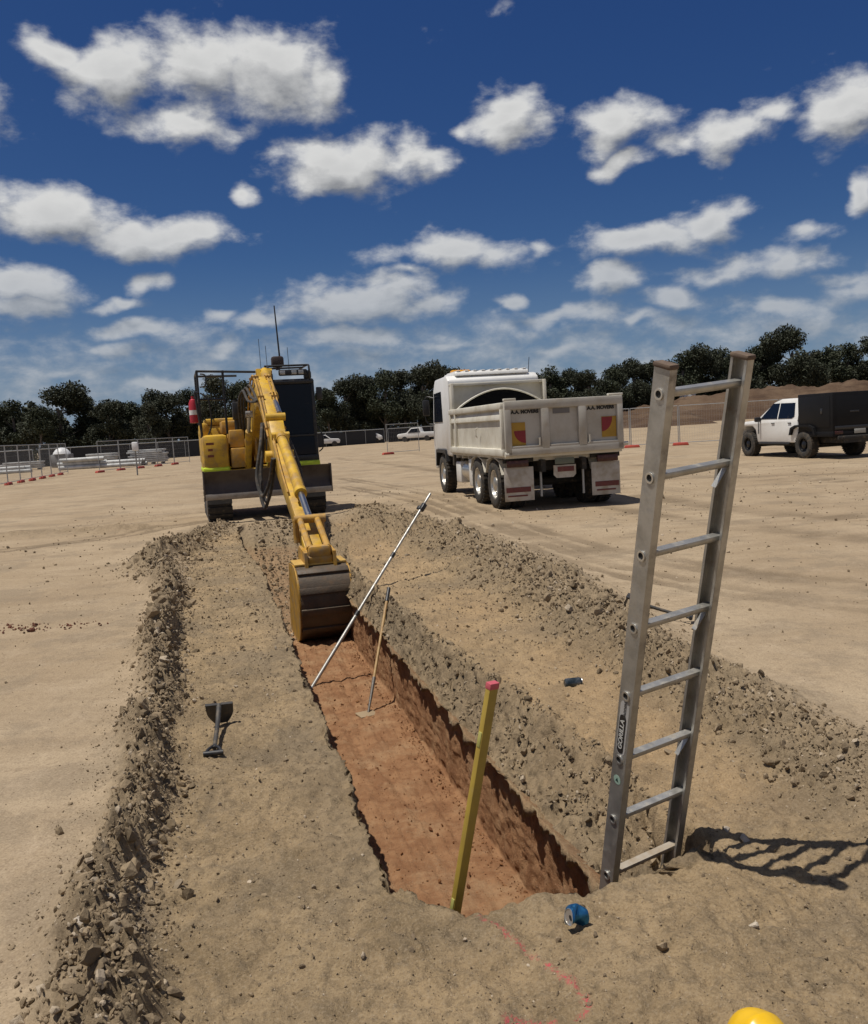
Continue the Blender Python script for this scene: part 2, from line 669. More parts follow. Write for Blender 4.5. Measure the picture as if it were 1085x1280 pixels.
tt = ttop(S)
ZP = np.where(K == 5, -.35 * (1 - np.clip((T - .475) / (tt - .475), 0, 1) ** 1.25), ZP)
ZP = ZP * np.where(K == 5, np.minimum(Dp, sstep(3.0, 3.4, S)), np.minimum(Dp, 1))
near = (S < 30) & (np.abs(T) < 12)
# edges of the cut wander
T = T + np.where(K == 1, jag * (1 - .6 * PR), 0) * D1 + np.where((K == 3) | (K == 4), jag2, 0) * D1
T = T + np.where((K == 0) & (T > -.9), jag * np.clip((T + .9) / .375, 0, 1), 0) * D1
wide_ = np.where(K == 1, 1.0, np.where(K == 2, np.clip((.54 - T) / 1.03, 0, 1), np.where(K == 0, np.clip((T + 1.1) / .575, 0, 1), 0)))
T = T - .16 * sstep(11.6, 14.5, S) * D1 * wide_
X, Y = st2xy(S, T)

hl, wl, hr, wr = windrows(S, T)
strip = sstep(-1.75, -1.45, T + .10 * fbm(S * 1.1, T, octv=4, seed=41)) * (1 - sstep(1.55, 2.0, T - np.interp(S, [3, 8, 11], [0, .25, .55]) + .12 * fbm(S * 1.2, T, octv=4, seed=42)))
strip = strip * (1 - sstep(16.5, 18.2, S + .8 * fbm(S * .5, T * .5, octv=3, seed=43)))
wide = fbm(X * .22, Y * .22, octv=3, seed=51) * .02
bench = fbm(X * 2.2, Y * 2.2, octv=4, seed=52) * .018 + fbm(X * 12, Y * 12, octv=4, seed=53, gain=.65) * .013 - .010 * np.clip(np.abs(fbm(X * 20, Y * 20, octv=2, seed=56)) - .45, 0, 1)
pale = fbm(X * 3, Y * 3, octv=3, seed=54) * .004 + fbm(X * 14, Y * 14, octv=4, seed=55, gain=.65) * .0035
flatw = 1 - D1 * ((K >= 1) & (K <= 4))
Z = ZP + flatw * (wide * np.clip(S / 12, 0, 1) + strip * (bench - .055) + (1 - strip) * pale) + hl * flatw + hr
# clods in the ridges
cl = np.abs(fbm(X * 9, Y * 9, octv=4, seed=61, gain=.62))
Z += (wl + wr * .8) * flatw * (.085 * (cl - .35) + .02 * fbm(X * 30, Y * 30, octv=2, seed=62))
# crumbly grey slope above the undercut, broken clay walls, dug floor
cr = fbm(X * 7, Y * 7, ZP * 9, octv=4, seed=71, gain=.62)
cr2 = np.abs(fbm(X * 11, Y * 11, ZP * 16, octv=4, seed=72, gain=.6))
inw = ((K >= 5) & (T < 1.6)) * (1 - sstep(tt - .04, tt + .14, T)) * D1
Z += inw * (.035 * cr + .045 * (cr2 - .3))
T2 = inw * (.03 * cr) + ((K == 4) | (K == 3)) * D1 * (.007 * cr + .007 * fbm(S * 16, ZP * 9, octv=4, seed=73, gain=.65)) + (K == 1) * D1 * (.03 * cr)
fine3 = fbm(X * 24, Y * 24, ZP * 24, octv=4, seed=96, gain=.65)
T2 = T2 + ((K == 4) | (K == 3) | (K == 1)) * D1 * .007 * fine3 + inw * .012 * fine3
X = X + T2 * RX[0]
Y = Y + T2 * RX[1]
Z += (K == 2) * D1 * (fbm(X * 1.4, Y * 1.4, octv=3, seed=75) * .022 + fbm(X * 9, Y * 9, octv=4, seed=76, gain=.6) * .009 + fbm(T * 16, S * .9, octv=4, seed=79, gain=.6) * .010)
# rubble heaped at the foot of the digging face
Z += (K == 2) * D1 * .03 * np.exp(-((S - 11.1) / .3) ** 2) * (1 + .5 * cr)
# corner broken away where the ladder stands
notch = sstep(.50, .62, T) * (1 - sstep(.865, .905, T)) * sstep(3.03, 3.12, S) * (1 - sstep(3.40, 4.0, S))
Z -= notch * (K >= 5) * .30
Z -= .055 * sstep(2.80, 3.25, S) * (1 - sstep(4.0, 4.9, S)) * sstep(.78, .92, T) * (1 - sstep(1.5, 2.0, T)) * (K >= 5)
# low ridge scraped up far left, shallow swales
rd = np.abs(Y - (17.9 + .09 * (X + 9) + .5 * vnoise(X * .5, Y * 0, seed=77)))
ridge = np.exp(-(rd / .45) ** 2) * sstep(-5.2, -6.2, X)
Z += ridge * (.10 + .06 * fbm(X * 4, Y * 4, octv=3, seed=78))


def polydist(pts, mask):
    d = np.full(X.shape, 9.0)
    xs, ys = X[mask], Y[mask]
    best_ = np.full(xs.shape, 9.0)
    for (x0, y0), (x1, y1) in zip(pts[:-1], pts[1:]):
        vx, vy = x1 - x0, y1 - y0
        tq = np.clip(((xs - x0) * vx + (ys - y0) * vy) / (vx * vx + vy * vy), 0, 1)
        best_ = np.minimum(best_, np.hypot(xs - x0 - tq * vx, ys - y0 - tq * vy))
    d[mask] = best_
    return d


track = np.zeros_like(X)
mk = (Y > 4) & (Y < 60) & (np.abs(X) < 40)
for pl in ([(395, 600), (430, 598), (470, 604), (520, 613), (560, 624), (640, 655), (760, 690), (920, 716), (1100, 735)],
           [(390, 612), (430, 608), (470, 615), (520, 626), (565, 642), (650, 676), (760, 712), (900, 738), (1100, 760)],
           [(640, 600), (800, 640), (1000, 668), (1120, 676)], [(660, 592), (820, 622), (1000, 644), (1120, 650)],
           [(-20, 668), (120, 655), (250, 640)], [(-20, 690), (140, 672), (255, 652)], [(-20, 618), (110, 607), (250, 590)], [(420, 572), (560, 590), (800, 600), (1100, 590)],
           [(430, 560), (560, 572)], [(800, 580), (960, 600), (1110, 600)]):
    dd = polydist([gnd(*p)[:2] for p in pl], mk)
    track = np.maximum(track, (1 - sstep(.07, .15, np.abs(dd - .16) + .05 * fbm(X * 3, Y * 3, octv=3, seed=82))))
track *= (1 - strip) * np.clip(.75 + .5 * fbm(X * .8, Y * .8, octv=2, seed=83), .25, 1)
Z -= track * .012
pink = np.zeros_like(X)
mk = (Y > 2) & (Y < 3.5) & (np.abs(X) < 2)
for pl, w_ in (([(596, 1126), (640, 1155), (690, 1190), (718, 1208)], .007), ([(716, 1196), (719, 1212), (728, 1226)], .006), ([(728, 1222), (736, 1238), (722, 1250)], .012), ([(632, 1250), (655, 1254), (690, 1250)], .013),
               ([(634, 1252), (655, 1268), (660, 1282)], .017), ([(670, 1262), (650, 1276), (640, 1290)], .02)):
    dd = polydist([gnd(*p)[:2] for p in pl], mk)
    pink = np.maximum(pink, 1 - sstep(w_ * .4, w_ * 1.5, dd + .006 * fbm(X * 40, Y * 40, octv=3, seed=85)))
orange = sstep(-.30, -.44, Z + .03 * cr) * (D1 * (K >= 1) * (K <= 4))
orange = orange * np.clip(np.interp(S, [3, 11, 12.2, 17], [1, 1, .42, .30]), 0, 1)
grey = np.clip(np.maximum(np.maximum(wl, wr * .9) * flatw, inw * .75 * (1 - sstep(tt - .02, tt + .1, T))), 0, 1)
grey = np.maximum(grey, ridge * .6)
grey = np.maximum(grey, (K == 1) * D1 * .8)
grey = np.maximum(grey, .75 * (K == 2) * sstep(11.5, 12.6, S) * (1 - sstep(17.6, 18.4, S)))
grey = np.maximum(grey, .6 * np.exp(-((S - 17.6) / .9) ** 2) * (np.abs(T) < 1.6))
grey = np.maximum(grey, .55 * sstep(-.80, -.56, T + .10 * fbm(S * 2, T * 2, octv=3, seed=88)) * (K == 0) * D1)

me = bpy.data.meshes.new('ground')
nv = NS * NT
me.vertices.add(nv)
me.vertices.foreach_set('co', np.stack([X, Y, Z], -1).reshape(-1).astype(np.float32))
ii = (np.arange(NS - 1)[:, None] * NT + np.arange(NT - 1)[None]).reshape(-1)
quads = np.stack([ii, ii + 1, ii + NT + 1, ii + NT], -1).reshape(-1).astype(np.int32)
me.loops.add(len(quads))
me.loops.foreach_set('vertex_index', quads)
me.polygons.add(len(ii))
me.polygons.foreach_set('loop_start', (np.arange(len(ii)) * 4).astype(np.int32))
me.polygons.foreach_set('use_smooth', np.ones(len(ii), bool))
for nm, arr in (('strip', strip), ('orange', orange), ('grey', grey), ('pink', pink), ('track', track), ('warm', sstep(.62, .85, T) * (1 - sstep(1.35, 1.75, T)) * sstep(3.0, 3.6, S) * np.clip(.7 + .5 * fbm(X * .9, Y * .9, octv=3, seed=91), 0, 1))):
    at = me.attributes.new(nm, 'FLOAT', 'POINT')
    at.data.foreach_set('value', np.clip(arr, 0, 1).reshape(-1).astype(np.float32))
me.update(calc_edges=True)
me.validate()

gm = bpy.data.materials.new('earth')
gm.use_nodes = True
t_ = gm.node_tree
bsdf = t_.nodes['Principled BSDF']
g = G(t_)
oc = g.n('ShaderNodeTexCoord').outputs['Object']


def at_(nm):
    return g.n('ShaderNodeAttribute', attribute_name=nm).outputs['Fac']


def speck(scale, lo, hi):
    vo = g.n('ShaderNodeTexVoronoi', feature='F1')
    g.put(vo.inputs['Vector'], oc)
    vo.inputs['Scale'].default_value = scale
    s_ = g.n('ShaderNodeSeparateColor')
    g.put(s_.inputs[0], vo.outputs['Color'])
    return g.m('MULTIPLY', g.ramp(s_.outputs[0], lo, hi), g.ramp(vo.outputs['Distance'], .42, .25)), s_.outputs[1]


n1 = g.noise(oc, .35, 6, .6)
n2 = g.noise(oc, 2.3, 10, .72)
n3 = g.noise(oc, 17, 6, .7)
n4 = g.noise(oc, 90, 3, .7)
st_vec = g.v('MULTIPLY', oc, (.45, 2.2, 1))
nst = g.noise(st_vec, 1.1, 9, .68)
pal = g.mix(g.ramp(n1, .35, .65), (.390, .302, .200, 1), (.315, .236, .150, 1))
pal = g.mix(g.m('MULTIPLY', g.ramp(nst, .46, .62), .38), pal, (.235, .172, .108, 1))
stn = g.noise(oc, .8, 9, .7)
pal = g.mix(g.m('MULTIPLY', g.ramp(stn, .50, .60), .55), pal, (.215, .168, .115, 1))
pal = g.mix(g.m('MULTIPLY', g.ramp(n2, .5, .75), .5), pal, (.44, .345, .24, 1))
pal = g.mix(g.m('MULTIPLY', g.ramp(n3, .50, .66), .55), pal, (.235, .175, .115, 1))
pal = g.mix(g.m('MULTIPLY', at_('track'), .7), pal, (.140, .102, .064, 1))
stp = g.mix(g.ramp(n2, .38, .64), (.378, .276, .160, 1), (.250, .182, .104, 1))
stp = g.mix(g.m('MULTIPLY', g.ramp(n1, .45, .6), .45), stp, (.46, .325, .180, 1))
stp = g.mix(g.m('MULTIPLY', g.ramp(stn, .48, .60), .6), stp, (.205, .161, .107, 1))
stp = g.mix(g.m('MULTIPLY', g.ramp(n3, .46, .66), .65), stp, (.175, .131, .081, 1))
stp = g.mix(g.m('MULTIPLY', at_('warm'), .65), stp, g.mix(g.ramp(n2, .4, .62), (.47, .315, .165, 1), (.33, .225, .125, 1)))
gry = g.mix(g.ramp(n3, .35, .68), (.295, .224, .142, 1), (.150, .114, .073, 1))
gry = g.mix(g.m('MULTIPLY', g.ramp(n2, .5, .7), .5), gry, (.26, .185, .108, 1))
v3 = g.v('MULTIPLY', oc, (1, 1, .35))
no = g.noise(v3, 6, 7, .65)
org = g.mix(g.ramp(no, .36, .62), (.335, .182, .092, 1), (.245, .122, .060, 1))
org = g.mix(g.m('MULTIPLY', g.ramp(n2, .48, .68), .65), org, (.40, .26, .145, 1))
org = g.mix(g.m('MULTIPLY', g.ramp(n3, .5, .72), .55), org, (.17, .082, .042, 1))
c = g.mix(at_('strip'), pal, stp)
c = g.mix(g.m('MULTIPLY', g.ramp(n4, .50, .66), .38), c, (.12, .09, .058, 1))
c = g.mix(g.m('MULTIPLY', g.ramp(n4, .48, .34), .30), c, (.47, .38, .27, 1))
c = g.mix(g.m('MULTIPLY', at_('grey'), .85), c, gry)
oa = g.m('ADD', at_('orange'), g.m('MULTIPLY_ADD', n3, .5, -.25), clamp=True)
c = g.mix(g.m('MULTIPLY', oa, g.ramp(at_('orange'), 0, .2)), c, org)
sp1, r1 = speck(110, .80, .86)
sp2, r2 = speck(23, .90, .93)
c = g.mix(g.m('MULTIPLY', sp1, .45), c, g.mix(r1, (.42, .33, .24, 1), (.075, .055, .036, 1)))
c = g.mix(g.m('MULTIPLY', sp2, .0), c, g.mix(r2, (.36, .28, .20, 1), (.09, .065, .045, 1)))
pk = g.m('MULTIPLY', g.m('MULTIPLY', at_('pink'), .9), g.ramp(n4, .44, .62))
c = g.mix(pk, c, (.62, .10, .12, 1))
g.put(bsdf.inputs['Base Color'], c)
bsdf.inputs['Roughness'].default_value = .95
bsdf.inputs['Specular IOR Level'].default_value = .12
b1 = g.n('ShaderNodeBump')
b1.inputs['Distance'].default_value = .03
g.put(b1.inputs['Strength'], g.m('MULTIPLY_ADD', g.m('MAXIMUM', at_('strip'), g.m('MAXIMUM', at_('grey'), at_('orange'))), .40, .30))
hh = g.m('ADD', g.m('MULTIPLY', g.noise(oc, 26, 8, .78), 1.5), g.m('MULTIPLY', sp1, .25))
g.put(b1.inputs['Height'], g.m('ADD', hh, g.m('MULTIPLY', sp2, .1)))
g.put(bsdf.inputs['Normal'], b1.outputs[0])
me.materials.append(gm)
ground = bpy.data.objects.new('ground', me)
COL.objects.link(ground)
tag(ground, kind='structure')

# height read-out for setting things down
_mid = (CK == 0) | (CK == 6)


def hgt(x, y):
    """terrain height outside the trench walls (nearest grid vertex)"""
    x, y = np.atleast_1d(np.asarray(x, float)), np.atleast_1d(np.asarray(y, float))
    s, t = xy2st(x, y)
    i = np.clip(np.searchsorted(rows, s), 1, NS - 1)
    i = i - (np.abs(rows[i - 1] - s) < np.abs(rows[np.clip(i, 0, NS - 1)] - s))
    dcol = np.where(D1[i, np.searchsorted(CF, 0.0)] > .5, 1, 0)
    out = np.zeros_like(x)
    for k in range(len(x)):
        Tt = T[i[k]]
        j = int(np.argmin(np.abs(Tt - t[k]))) if not (dcol[k] and .40 < t[k] < 1.1) else int(np.argmin(np.where(CK >= 5, np.abs(Tt - t[k]), 99)))
        out[k] = Z[i[k], j]
    return out


def h1(x, y):
    return float(hgt(x, y)[0])


# ------------------------------------------------------------------ loose rock
def hull_rock(seed, flat=.75):
    r = random.Random(seed)
    bm = bmesh.new()
    for _ in range(22):
        v = Vector((r.gauss(0, 1), r.gauss(0, 1), r.gauss(0, 1))).normalized() * r.uniform(.82, 1.08)
        bm.verts.new((v.x, v.y * r.uniform(.8, 1), v.z * flat))
    bmesh.ops.convex_hull(bm, input=bm.verts)
    for v in [v for v in bm.verts if not v.link_faces]:
        bm.verts.remove(v)
    bmesh.ops.triangulate(bm, faces=bm.faces)
    bm.verts.index_update()
    V = np.array([v.co[:] for v in bm.verts])
    F = np.array([[v.index for v in f.verts] for f in bm.faces])
    bm.free()
    return V, F


ROCKS = [hull_rock(100 + i, .55 + .04 * (i % 8)) for i in range(22)]


def rock_mat(name, ca, cb, cc):
    m = bpy.data.materials.new(name)
    m.use_nodes = True
    gg = G(m.node_tree)
    b = m.node_tree.nodes['Principled BSDF']
    o_ = gg.n('ShaderNodeTexCoord').outputs['Object']
    v_ = gg.n('ShaderNodeAttribute', attribute_name='vary').outputs['Fac']
    c_ = gg.mix(gg.ramp(v_, .15, .75), ca, cb)
    c_ = gg.mix(gg.ramp(v_, .86, .93), c_, cc)
    c_ = gg.mix(gg.m('MULTIPLY', gg.ramp(gg.noise(o_, 45, 5, .7), .42, .68), .5), c_, tuple(x * .55 for x in ca[:3]) + (1,))
    gg.put(b.inputs['Base Color'], c_)
    b.inputs['Roughness'].default_value = .95
    b.inputs['Specular IOR Level'].default_value = .12
    bp = gg.n('ShaderNodeBump')
    bp.inputs['Strength'].default_value = .6
    bp.inputs['Distance'].default_value = .008
    gg.put(bp.inputs['Height'], gg.noise(o_, 70, 5, .65))
    gg.put(b.inputs['Normal'], bp.outputs[0])
    return m


RM = rock_mat('spoil clods', (.285, .216, .138, 1), (.165, .124, .078, 1), (.40, .325, .235, 1))
RMP = rock_mat('scattered clods', (.31, .235, .15, 1), (.18, .135, .088, 1), (.47, .385, .285, 1))
RMO = rock_mat('orange clods', (.24, .115, .05, 1), (.15, .065, .03, 1), (.32, .19, .10, 1))
RMR = rock_mat('reddish clods', (.20, .085, .055, 1), (.12, .06, .045, 1), (.33, .22, .16, 1))


def rubble(name, pts, sizes, m, sink=.3, seed=1, zs=None):
    r = np.random.RandomState(seed)
    n = len(pts)
    zz = hgt(pts[:, 0], pts[:, 1]) if zs is None else zs
    Vs, Fs, va, o = [], [], [], 0
    for k in range(n):
        V, F = ROCKS[r.randint(len(ROCKS))]
        q = r.normal(size=4)
        q /= np.linalg.norm(q)
        a, b, c_, d_ = q
        M = np.array([[1 - 2 * (c_ * c_ + d_ * d_), 2 * (b * c_ - a * d_), 2 * (b * d_ + a * c_)], [2 * (b * c_ + a * d_), 1 - 2 * (b * b + d_ * d_), 2 * (c_ * d_ - a * b)], [2 * (b * d_ - a * c_), 2 * (c_ * d_ + a * b), 1 - 2 * (b * b + c_ * c_)]])
        sc_ = sizes[k] * np.array([1, r.uniform(.65, 1), r.uniform(.55, .9)])
        P_ = (V * sc_) @ M.T
        P_ = P_ + np.array([pts[k, 0], pts[k, 1], zz[k] - P_[:, 2].min() - sink * sizes[k] * 1.2])
        Vs.append(P_)
        Fs.append(F + o)
        va.append(np.full(len(V), r.rand()))
        o += len(V)
    Vs, Fs, va = np.concatenate(Vs), np.concatenate(Fs), np.concatenate(va)
    me_ = bpy.data.meshes.new(name)
    me_.vertices.add(len(Vs))
    me_.vertices.foreach_set('co', Vs.reshape(-1).astype(np.float32))
    me_.loops.add(len(Fs) * 3)
    me_.loops.foreach_set('vertex_index', Fs.reshape(-1).astype(np.int32))
    me_.polygons.add(len(Fs))
    me_.polygons.foreach_set('loop_start', (np.arange(len(Fs)) * 3).astype(np.int32))
    at = me_.attributes.new('vary', 'FLOAT', 'POINT')
    at.data.foreach_set('value', va.astype(np.float32))
    me_.polygons.foreach_set('use_smooth', np.zeros(len(Fs), bool))
    me_.update(calc_edges=True)
    me_.materials.append(m)
    o_ = bpy.data.objects.new(name, me_)
    COL.objects.link(o_)
    return o_


rs = np.random.RandomState(11)


def ridge_pts(Sx, Cx, Wx, n, spread, smax=18.5, smin=1.6):
    s = np.exp(rs.uniform(math.log(smin), math.log(smax), n))
    c_ = np.interp(s, Sx, Cx) + fbm(s * .9, s * 0, octv=3, seed=3) * .10
    w_ = np.interp(s, Sx, Wx)
    t = c_ + rs.normal(size=n) * w_ * spread
    x, y = st2xy(s, t)
    ok = (t < -.62) | (t > .66)
    return np.stack([x, y], -1)[ok], s[ok]


def sizes_for(n, lo, hi, p=2.4):
    return lo * (1 - rs.rand(n) * (1 - (lo / hi) ** p)) ** (-1 / p)


p_, s_ = ridge_pts(_ws, _wc, _ww, 13000, .56)
o = rubble('spoil_clods', p_, np.clip(sizes_for(len(p_), .0065, .050, 2.3) * np.clip(s_ / 5, .9, 1.7), 0, .07), RM, .42, 5)
tag(o, 'crumbly brown clods heaped in a narrow ridge along the left side of the trench strip', 'clods', kind='stuff')
p_, s_ = ridge_pts(_rs, _rc, _rw, 13000, .58, 19.5, 2.2)
o = rubble('spoil_clods', p_, np.clip(sizes_for(len(p_), .006, .042, 2.4) * np.clip(s_ / 5, .9, 1.6), 0, .055), RM, .42, 6)
tag(o, 'grey-brown clods strewn along the low bank between the trench and the truck', 'clods', kind='stuff')
# grey crumbs tumbling down the right lip of the trench
n = 2600
s = np.exp(rs.uniform(math.log(3.2), math.log(13), n))
t = .50 + (ttop(s) - .46) * rs.rand(n) ** .8
x, y = st2xy(s, t)
o = rubble('lip_crumbs', np.stack([x, y], -1), sizes_for(n, .007, .034), RM, .35, 7)
tag(o, 'grey crumbs of earth breaking out of the right edge of the trench', 'crumbs', kind='stuff')
# scattered crumbs over the stripped strips and the pale ground
n = 20000
s = np.exp(rs.uniform(math.log(1.7), math.log(17), n))
t = np.where(rs.rand(n) < .5, rs.uniform(-1.9, -.56, n), rs.uniform(.7, 2.2, n))
t = np.where(s < 2.9, rs.uniform(-1.5, 2.4, n), t)
x, y = st2xy(s, t)
o = rubble('scattered_crumbs', np.stack([x, y], -1), np.minimum(sizes_for(n, .003, .02, 2.6) * np.clip(s / 5, .8, 1.8), .026), RMP, .3, 8)
tag(o, 'small earth crumbs and pebbles scattered over the stripped ground beside the trench', 'pebbles', kind='stuff')
n = 7000
x, y = rs.uniform(-9, 12, n), np.exp(rs.uniform(math.log(2.2), math.log(26), n))
s, t = xy2st(x, y)
ok = (t < -1.9) | (t > 2.2)
o = rubble('ground_pebbles', np.stack([x, y], -1)[ok], (sizes_for(n, .004, .02) * np.clip(y / 6, .7, 2.4))[ok], RMP, .35, 9)
tag(o, 'sparse pebbles on the pale graded clay', 'pebbles', kind='stuff')
n = 2600
s = rs.uniform(3.3, 11.6, n)
t = np.where(rs.rand(n) < .4, .52 - np.abs(rs.normal(size=n)) * .07, rs.uniform(-.46, .50, n))
x, y = st2xy(s, t)
o = rubble('floor_crumbs', np.stack([x, y], -1), sizes_for(n, .004, .022), RMO, .3, 10, zs=Z[np.clip(np.searchsorted(rows, s), 0, NS - 1), np.clip(np.searchsorted(CT[CK == 2], t), 0, (CK == 2).sum() - 1) + int(np.argmax(CK == 2))])
tag(o, 'orange clay crumbs lying on the trench floor', 'crumbs', kind='stuff')
n = 130
n = 1600
s = rs.uniform(11.6, 18.0, n)
t = rs.uniform(-.46, .50, n)
x, y = st2xy(s, t)
o = rubble('ramp_clods', np.stack([x, y], -1), sizes_for(n, .012, .06), RM, .35, 14, zs=Z[np.clip(np.searchsorted(rows, s), 0, NS - 1), np.clip(np.searchsorted(CT[CK == 2], t), 0, (CK == 2).sum() - 1) + int(np.argmax(CK == 2))])
tag(o, 'brown clods lying on the dug slope between the bucket and the excavator', 'clods', kind='stuff')
n = 130
q = np.array([gnd(28, 785)[:2]])
pp = q + rs.normal(size=(n, 2)) * np.array([.34, .11])
o = rubble('red_crumbs', pp, sizes_for(n, .010, .035), RMR, .3, 12)
tag(o, 'small patch of reddish broken clods on the pale clay at the far left', 'clods', kind='stuff')

for px, py, sz, m_, lb in ((101, 1163, .030, 3, 'pale rounded stone sitting on the left edge of the clod ridge'), (218, 1245, .036, 2, 'tan lump of clay lying right of the clod ridge near the bottom of the picture'),
                           (826, 1180, .032, 1, 'brown clod to the right of the blue can'), (943, 1158, .022, 3, 'small flat greenish stone on the bare ground above the hard hat'),
                           (932, 1045, .034, 3, 'flat pale stone just beyond the ladder foot, above its shadow'), (908, 1036, .030, 3, 'thin pale flake of rock next to the ladder foot'),
                           (193, 1063, .024, 3, 'bright white chip on the right flank of the clod ridge'), (108, 1165 - 60, .055, 1, 'large angular clod on the left shoulder of the clod ridge')):
    p = gnd(px, py)
    p2 = gnd(px, py, h1(p[0], p[1]))
    o = rubble('stone', np.array([[0.0, 0.0]]), np.array([sz]), {1: RM, 2: RMP, 3: rock_mat('pale stone', (.48, .41, .32, 1), (.42, .36, .29, 1), (.5, .44, .36, 1))}[m_], .35, int(px), zs=np.array([0.0]))
    o.location = (p2[0], p2[1], h1(p2[0], p2[1]))
    tag(o, lb, 'stone', 'loose stones around the trench')

# ------------------------------------------------------------------ materials shared by the machines
YEL = mat('yellow paint', (.60, .365, .026, 1), .45, col2=(.30, .155, .025, 1), scale=3.5, amt=.75, dust=.50)
YELW = mat('worn yellow paint', (.50, .27, .03, 1), .5, col2=(.30, .16, .03, 1), scale=5, amt=.9, dust=.6)
BLK = mat('black paint', (.018, .018, .019, 1), .45, scale=4, dust=.22)
STEEL = mat('dirty steel', (.13, .115, .10, 1), .5, .3, col2=(.07, .055, .045, 1), scale=4, dust=.5, bump=.3)
WORN = mat('polished wear steel', (.34, .30, .25, 1), .42, .4, col2=(.20, .15, .11, 1), scale=6, dust=.4)
BUCK = mat('bucket steel', (.085, .062, .040, 1), .6, .1, col2=(.045, .03, .02, 1), scale=5, dust=.45, bump=.4, dustcol=(.19, .105, .05, 1))
RUB = mat('rubber', (.030, .028, .026, 1), .85, col2=(.05, .045, .04, 1), scale=6, dust=.42, bump=.3)
CHR = mat('chrome rod', (.50, .49, .47, 1), .30, 1.0, scale=8, amt=.3, dust=.2)
GLS = mat('dark glass', (.007, .010, .019, 1), .08, scale=2, dust=.10, spec=.18)
LIME = mat('lime strip', (.55, .68, .03, 1), .5, scale=7, dust=.3)
AMB = mat('amber lens', (.80, .36, .02, 1), .25, scale=9, amt=.2)
REDL = mat('red lens', (.055, .010, .009, 1), .3, scale=9, amt=.7, dust=.35)
REDP = mat('red paint', (.42, .02, .035, 1), .45, scale=5, dust=.15)
WHT = mat('white paint', (.74, .73, .70, 1), .35, col2=(.62, .60, .55, 1), scale=2, dust=.14)
WHT2 = mat('dusty cream paint', (.66, .625, .53, 1), .5, col2=(.50, .46, .37, 1), scale=1.6, amt=.8, dust=.40, dustcol=(.42, .34, .23, 1))
DKIN = mat('dark underside', (.022, .020, .018, 1), .8, scale=4, dust=.35)
ALU = mat('dull aluminium', (.46, .45, .42, 1), .42, .75, col2=(.32, .31, .28, 1), scale=9, amt=.8, dust=.46, dustcol=(.33, .27, .19, 1), bump=.08, bscale=120)
GALV = mat('galvanised steel', (.40, .41, .41, 1), .45, .6, scale=6, dust=.25)
HUB = mat('polished hub', (.62, .60, .56, 1), .3, .8, scale=9, dust=.2)
TYRE = mat('dusty tyre', (.030, .028, .025, 1), .9, col2=(.06, .05, .038, 1), scale=5, dust=.5, bump=.3, dustcol=(.17, .125, .08, 1))


def wheel(parent, c, r, w, side, rimr, rimmat, name='wheel', treadn=34, dual=False):
    """axis along x; side -1 = outer face looks to -x. wheel > tyre, rim"""
    e = MB()
    x0, x1 = -w / 2, w / 2
    prof = [(rimr, x0 + .02), (rimr + .02, x0), (r * .80, x0 - .012), (r * .93, x0 + .006), (r, x0 + .035), (r, x1 - .035), (r * .93, x1 - .006), (r * .80, x1 + .012), (rimr + .02, x1), (rimr, x1 - .02)]
    e.lathe(prof, c, (1, 0, 0), 40)
    for i in range(treadn):
        a = 2 * math.pi * i / treadn
        for sx in (-1, 1):
            e.box((c[0] + sx * w * .25, c[1] + math.cos(a) * r, c[2] + math.sin(a) * r), (w * .40, .5 * 2 * math.pi * r / treadn, .022), (a - math.pi / 2 + 0, 0, 0))
    tyre = e.build('tyre', TYRE, None)
    h = MB()
    o = side
    h.lathe([(rimr + .012, o * w * .46), (rimr - .015, o * w * .44), (rimr - .03, o * w * .20), (rimr * .55, o * w * .12), (rimr * .5, o * w * .40), (rimr * .28, o * w * .48), (.001, o * w * .5)], c, (1, 0, 0), 28)
    for k in range(10):
        a = 2 * math.pi * k / 10
        h.cyl((c[0] + o * w * .10, c[1] + math.cos(a) * rimr * .72, c[2] + math.sin(a) * rimr * .72), (c[0] + o * w * .24, c[1] + math.cos(a) * rimr * .72, c[2] + math.sin(a) * rimr * .72), .016, n=8)
    rim = h.build('rim', rimmat, None)
    a_ = MB()
    a_.cyl((c[0] - o * w * .45, c[1], c[2]), (c[0] + o * w * .08, c[1], c[2]), rimr * .98, n=24)
    ax = a_.build(name, DKIN, parent)
    tyre.parent = ax
    rim.parent = ax
    return ax


